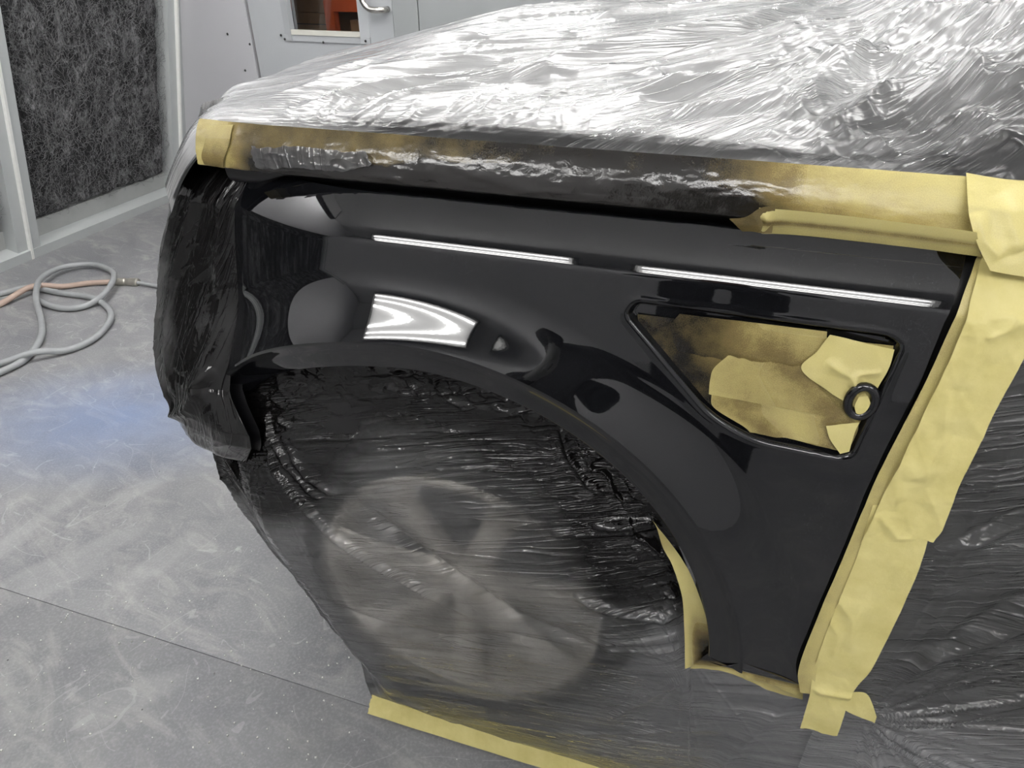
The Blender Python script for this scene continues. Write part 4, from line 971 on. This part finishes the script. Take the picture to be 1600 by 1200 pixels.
# ------------------------------------------------------------------ the photographer, seen mirrored in the wing
def person():
    root = empty('person', tuple(W(.70, 1.12, 0)), label='person in dark work clothes photographing the wing, mirrored in its paint', cat='person')
    J = {'pelvis': (.70, 1.14, .95), 'waist': (.70, 1.15, 1.08), 'chest': (.70, 1.15, 1.28), 'collar': (.70, 1.13, 1.43), 'neck': (.70, 1.10, 1.50), 'head': (.70, 1.07, 1.60), 'crown': (.70, 1.08, 1.70)}
    R = {'pelvis': (.16, .115), 'waist': (.145, .11), 'chest': (.165, .125), 'collar': (.12, .09), 'neck': (.055, .06), 'head': (.075, .09), 'crown': (.055, .065)}
    E_ = [('pelvis', 'waist'), ('waist', 'chest'), ('chest', 'collar'), ('collar', 'neck'), ('neck', 'head'), ('head', 'crown')]
    for nm, sg in (('l', -1), ('r', 1)):
        for k, p, r in (('hip', (.70 + sg * .10, 1.14, .88), .095), ('knee', (.70 + sg * .11, 1.10, .49), .065), ('ankle', (.70 + sg * .12, 1.14, .10), .045), ('toe', (.70 + sg * .13, .98, .045), .042),
                        ('shoulder', (.70 + sg * .19, 1.14, 1.40), .068), ('elbow', (.70 + sg * .235, 1.03, 1.17), .052), ('wrist', (.70 + sg * .12, .865, 1.315), .033), ('palm', (.70 + sg * .088, .815, 1.345), .030)):
            J[k + nm] = p; R[k + nm] = (r, r)
        E_ += [('pelvis', 'hip' + nm), ('hip' + nm, 'knee' + nm), ('knee' + nm, 'ankle' + nm), ('ankle' + nm, 'toe' + nm), ('collar', 'shoulder' + nm), ('shoulder' + nm, 'elbow' + nm), ('elbow' + nm, 'wrist' + nm), ('wrist' + nm, 'palm' + nm)]
        # four fingers round the edge of the phone and the thumb
        for f in range(4):
            z0 = 1.325 + f * .017; a = 'f%d0' % f + nm; b = 'f%d1' % f + nm; c = 'f%d2' % f + nm
            ln = (.8, .95, 1.0, .9)[f]
            J[a] = (.70 + sg * .088, .795, z0 + .012); J[b] = (.70 + sg * (.085 - .004), .775 + .01 * (1 - ln), z0 + .014); J[c] = (.70 + sg * (.072 - .014 * ln), .778, z0 + .016)
            for q in (a, b, c): R[q] = (.0085, .0085)
            E_ += [('palm' + nm, a), (a, b), (b, c)]
        J['t0' + nm] = (.70 + sg * .072, .82, 1.325); J['t1' + nm] = (.70 + sg * .05, .812, 1.34); R['t0' + nm] = (.011, .011); R['t1' + nm] = (.0095, .0095)
        E_ += [('palm' + nm, 't0' + nm), ('t0' + nm, 't1' + nm)]
    keys = list(J); me = bpy.data.meshes.new('body'); me.from_pydata([tuple(W(*J[k])) for k in keys], [(keys.index(a), keys.index(b)) for a, b in E_], [])
    o = bpy.data.objects.new('body', me); COL.objects.link(o)
    sk = o.modifiers.new('skin', 'SKIN'); sk.use_smooth_shade = True
    for i, k in enumerate(keys):
        v = me.skin_vertices[0].data[i]; v.radius = R[k]; v.use_root = k == 'pelvis'
    sb = o.modifiers.new('sub', 'SUBSURF'); sb.levels = sb.render_levels = 2
    dg = bpy.context.evaluated_depsgraph_get(); dg.update(); m2 = bpy.data.meshes.new_from_object(o.evaluated_get(dg)); bpy.data.objects.remove(o)
    skin = plain('skin', (.46, .27, .20), .5); jk = plain('dark_grey_jacket', (.05, .05, .055), .85); tr = plain('black_trousers', (.018, .018, .02), .85); shoe = plain('black_shoe', (.02, .02, .02), .5)
    for m in (skin, jk, tr, shoe, plain('pale_grey_glove', (.45, .45, .44), .7)): m2.materials.append(m)
    for p in m2.polygons:
        c = p.center; z = c.z; n = (c.x - O2[0]) * NX[0] + (c.y - O2[1]) * NX[1]
        p.material_index = 4 if n < .872 and z > .6 and z < 1.475 else 0 if z > 1.475 else 1 if z > .98 else 2 if z > .10 else 3; p.use_smooth = True
    b = link(bpy.data.objects.new('body', m2))
    bpy.context.view_layer.update()
    def ch(ob): bpy.context.view_layer.update(); ob.parent = root; ob.matrix_parent_inverse = root.matrix_world.inverted(); return ob
    ch(b)
    HM = CAR @ Matrix.Translation((.70, 1.075, 1.61))
    # face: nose, eyes, mouth, ears; knitted cap
    ch(MB().prism(HM, [(-.014, -.075), (.014, -.075), (.006, -.108), (-.006, -.108)], -.03, .012).build('nose', skin, None, True, .004))
    ey = plain('eye', (.5, .5, .5), .2)
    for sg in (-1, 1):
        ch(MB().lathe(HM @ Matrix.Translation((sg * .031, -.078, .018)), [(.0005, .010), (.008, .006), (.011, 0), (.008, -.006), (.0005, -.010)], 14).build('eye', ey, None, True))
        ch(MB().lathe(HM @ Matrix.Translation((sg * .078, .0, .0)) @ Matrix.Diagonal((.5, 1, 1.5, 1)), [(.0005, .022), (.016, .014), (.021, 0), (.016, -.014), (.0005, -.022)], 14).build('ear', skin, None, True))
    ch(MB().lathe(HM @ Matrix.Translation((0, -.086, -.048)) @ Matrix.Diagonal((1.6, .5, .5, 1)), [(.0005, .012), (.012, .007), (.016, 0), (.012, -.007), (.0005, -.012)], 16).build('mouth', plain('lips', (.35, .14, .12), .5), None, True))
    ch(MB().lathe(HM @ Matrix.Diagonal((.92, 1.12, 1.0, 1)), [(.094, .035), (.098, .045), (.098, .07), (.09, .105), (.065, .135), (.03, .148), (.0005, .151)], 32).build('cap', plain('dark_red_cap', (.09, .02, .02), .9), None, True))
person()
ph = MB().box(Matrix.Translation((0, 0, CAM_H)) @ Matrix.Rotation(math.pi / 2 - PITCH, 4, 'X'), (-.078, -.040, .012), (.078, .036, .020)).build('phone', plain('black_phone', (.02, .02, .022), .2), None, bevel=.002)
tag(ph, 'black phone held up in both hands by the mirrored person', 'phone')
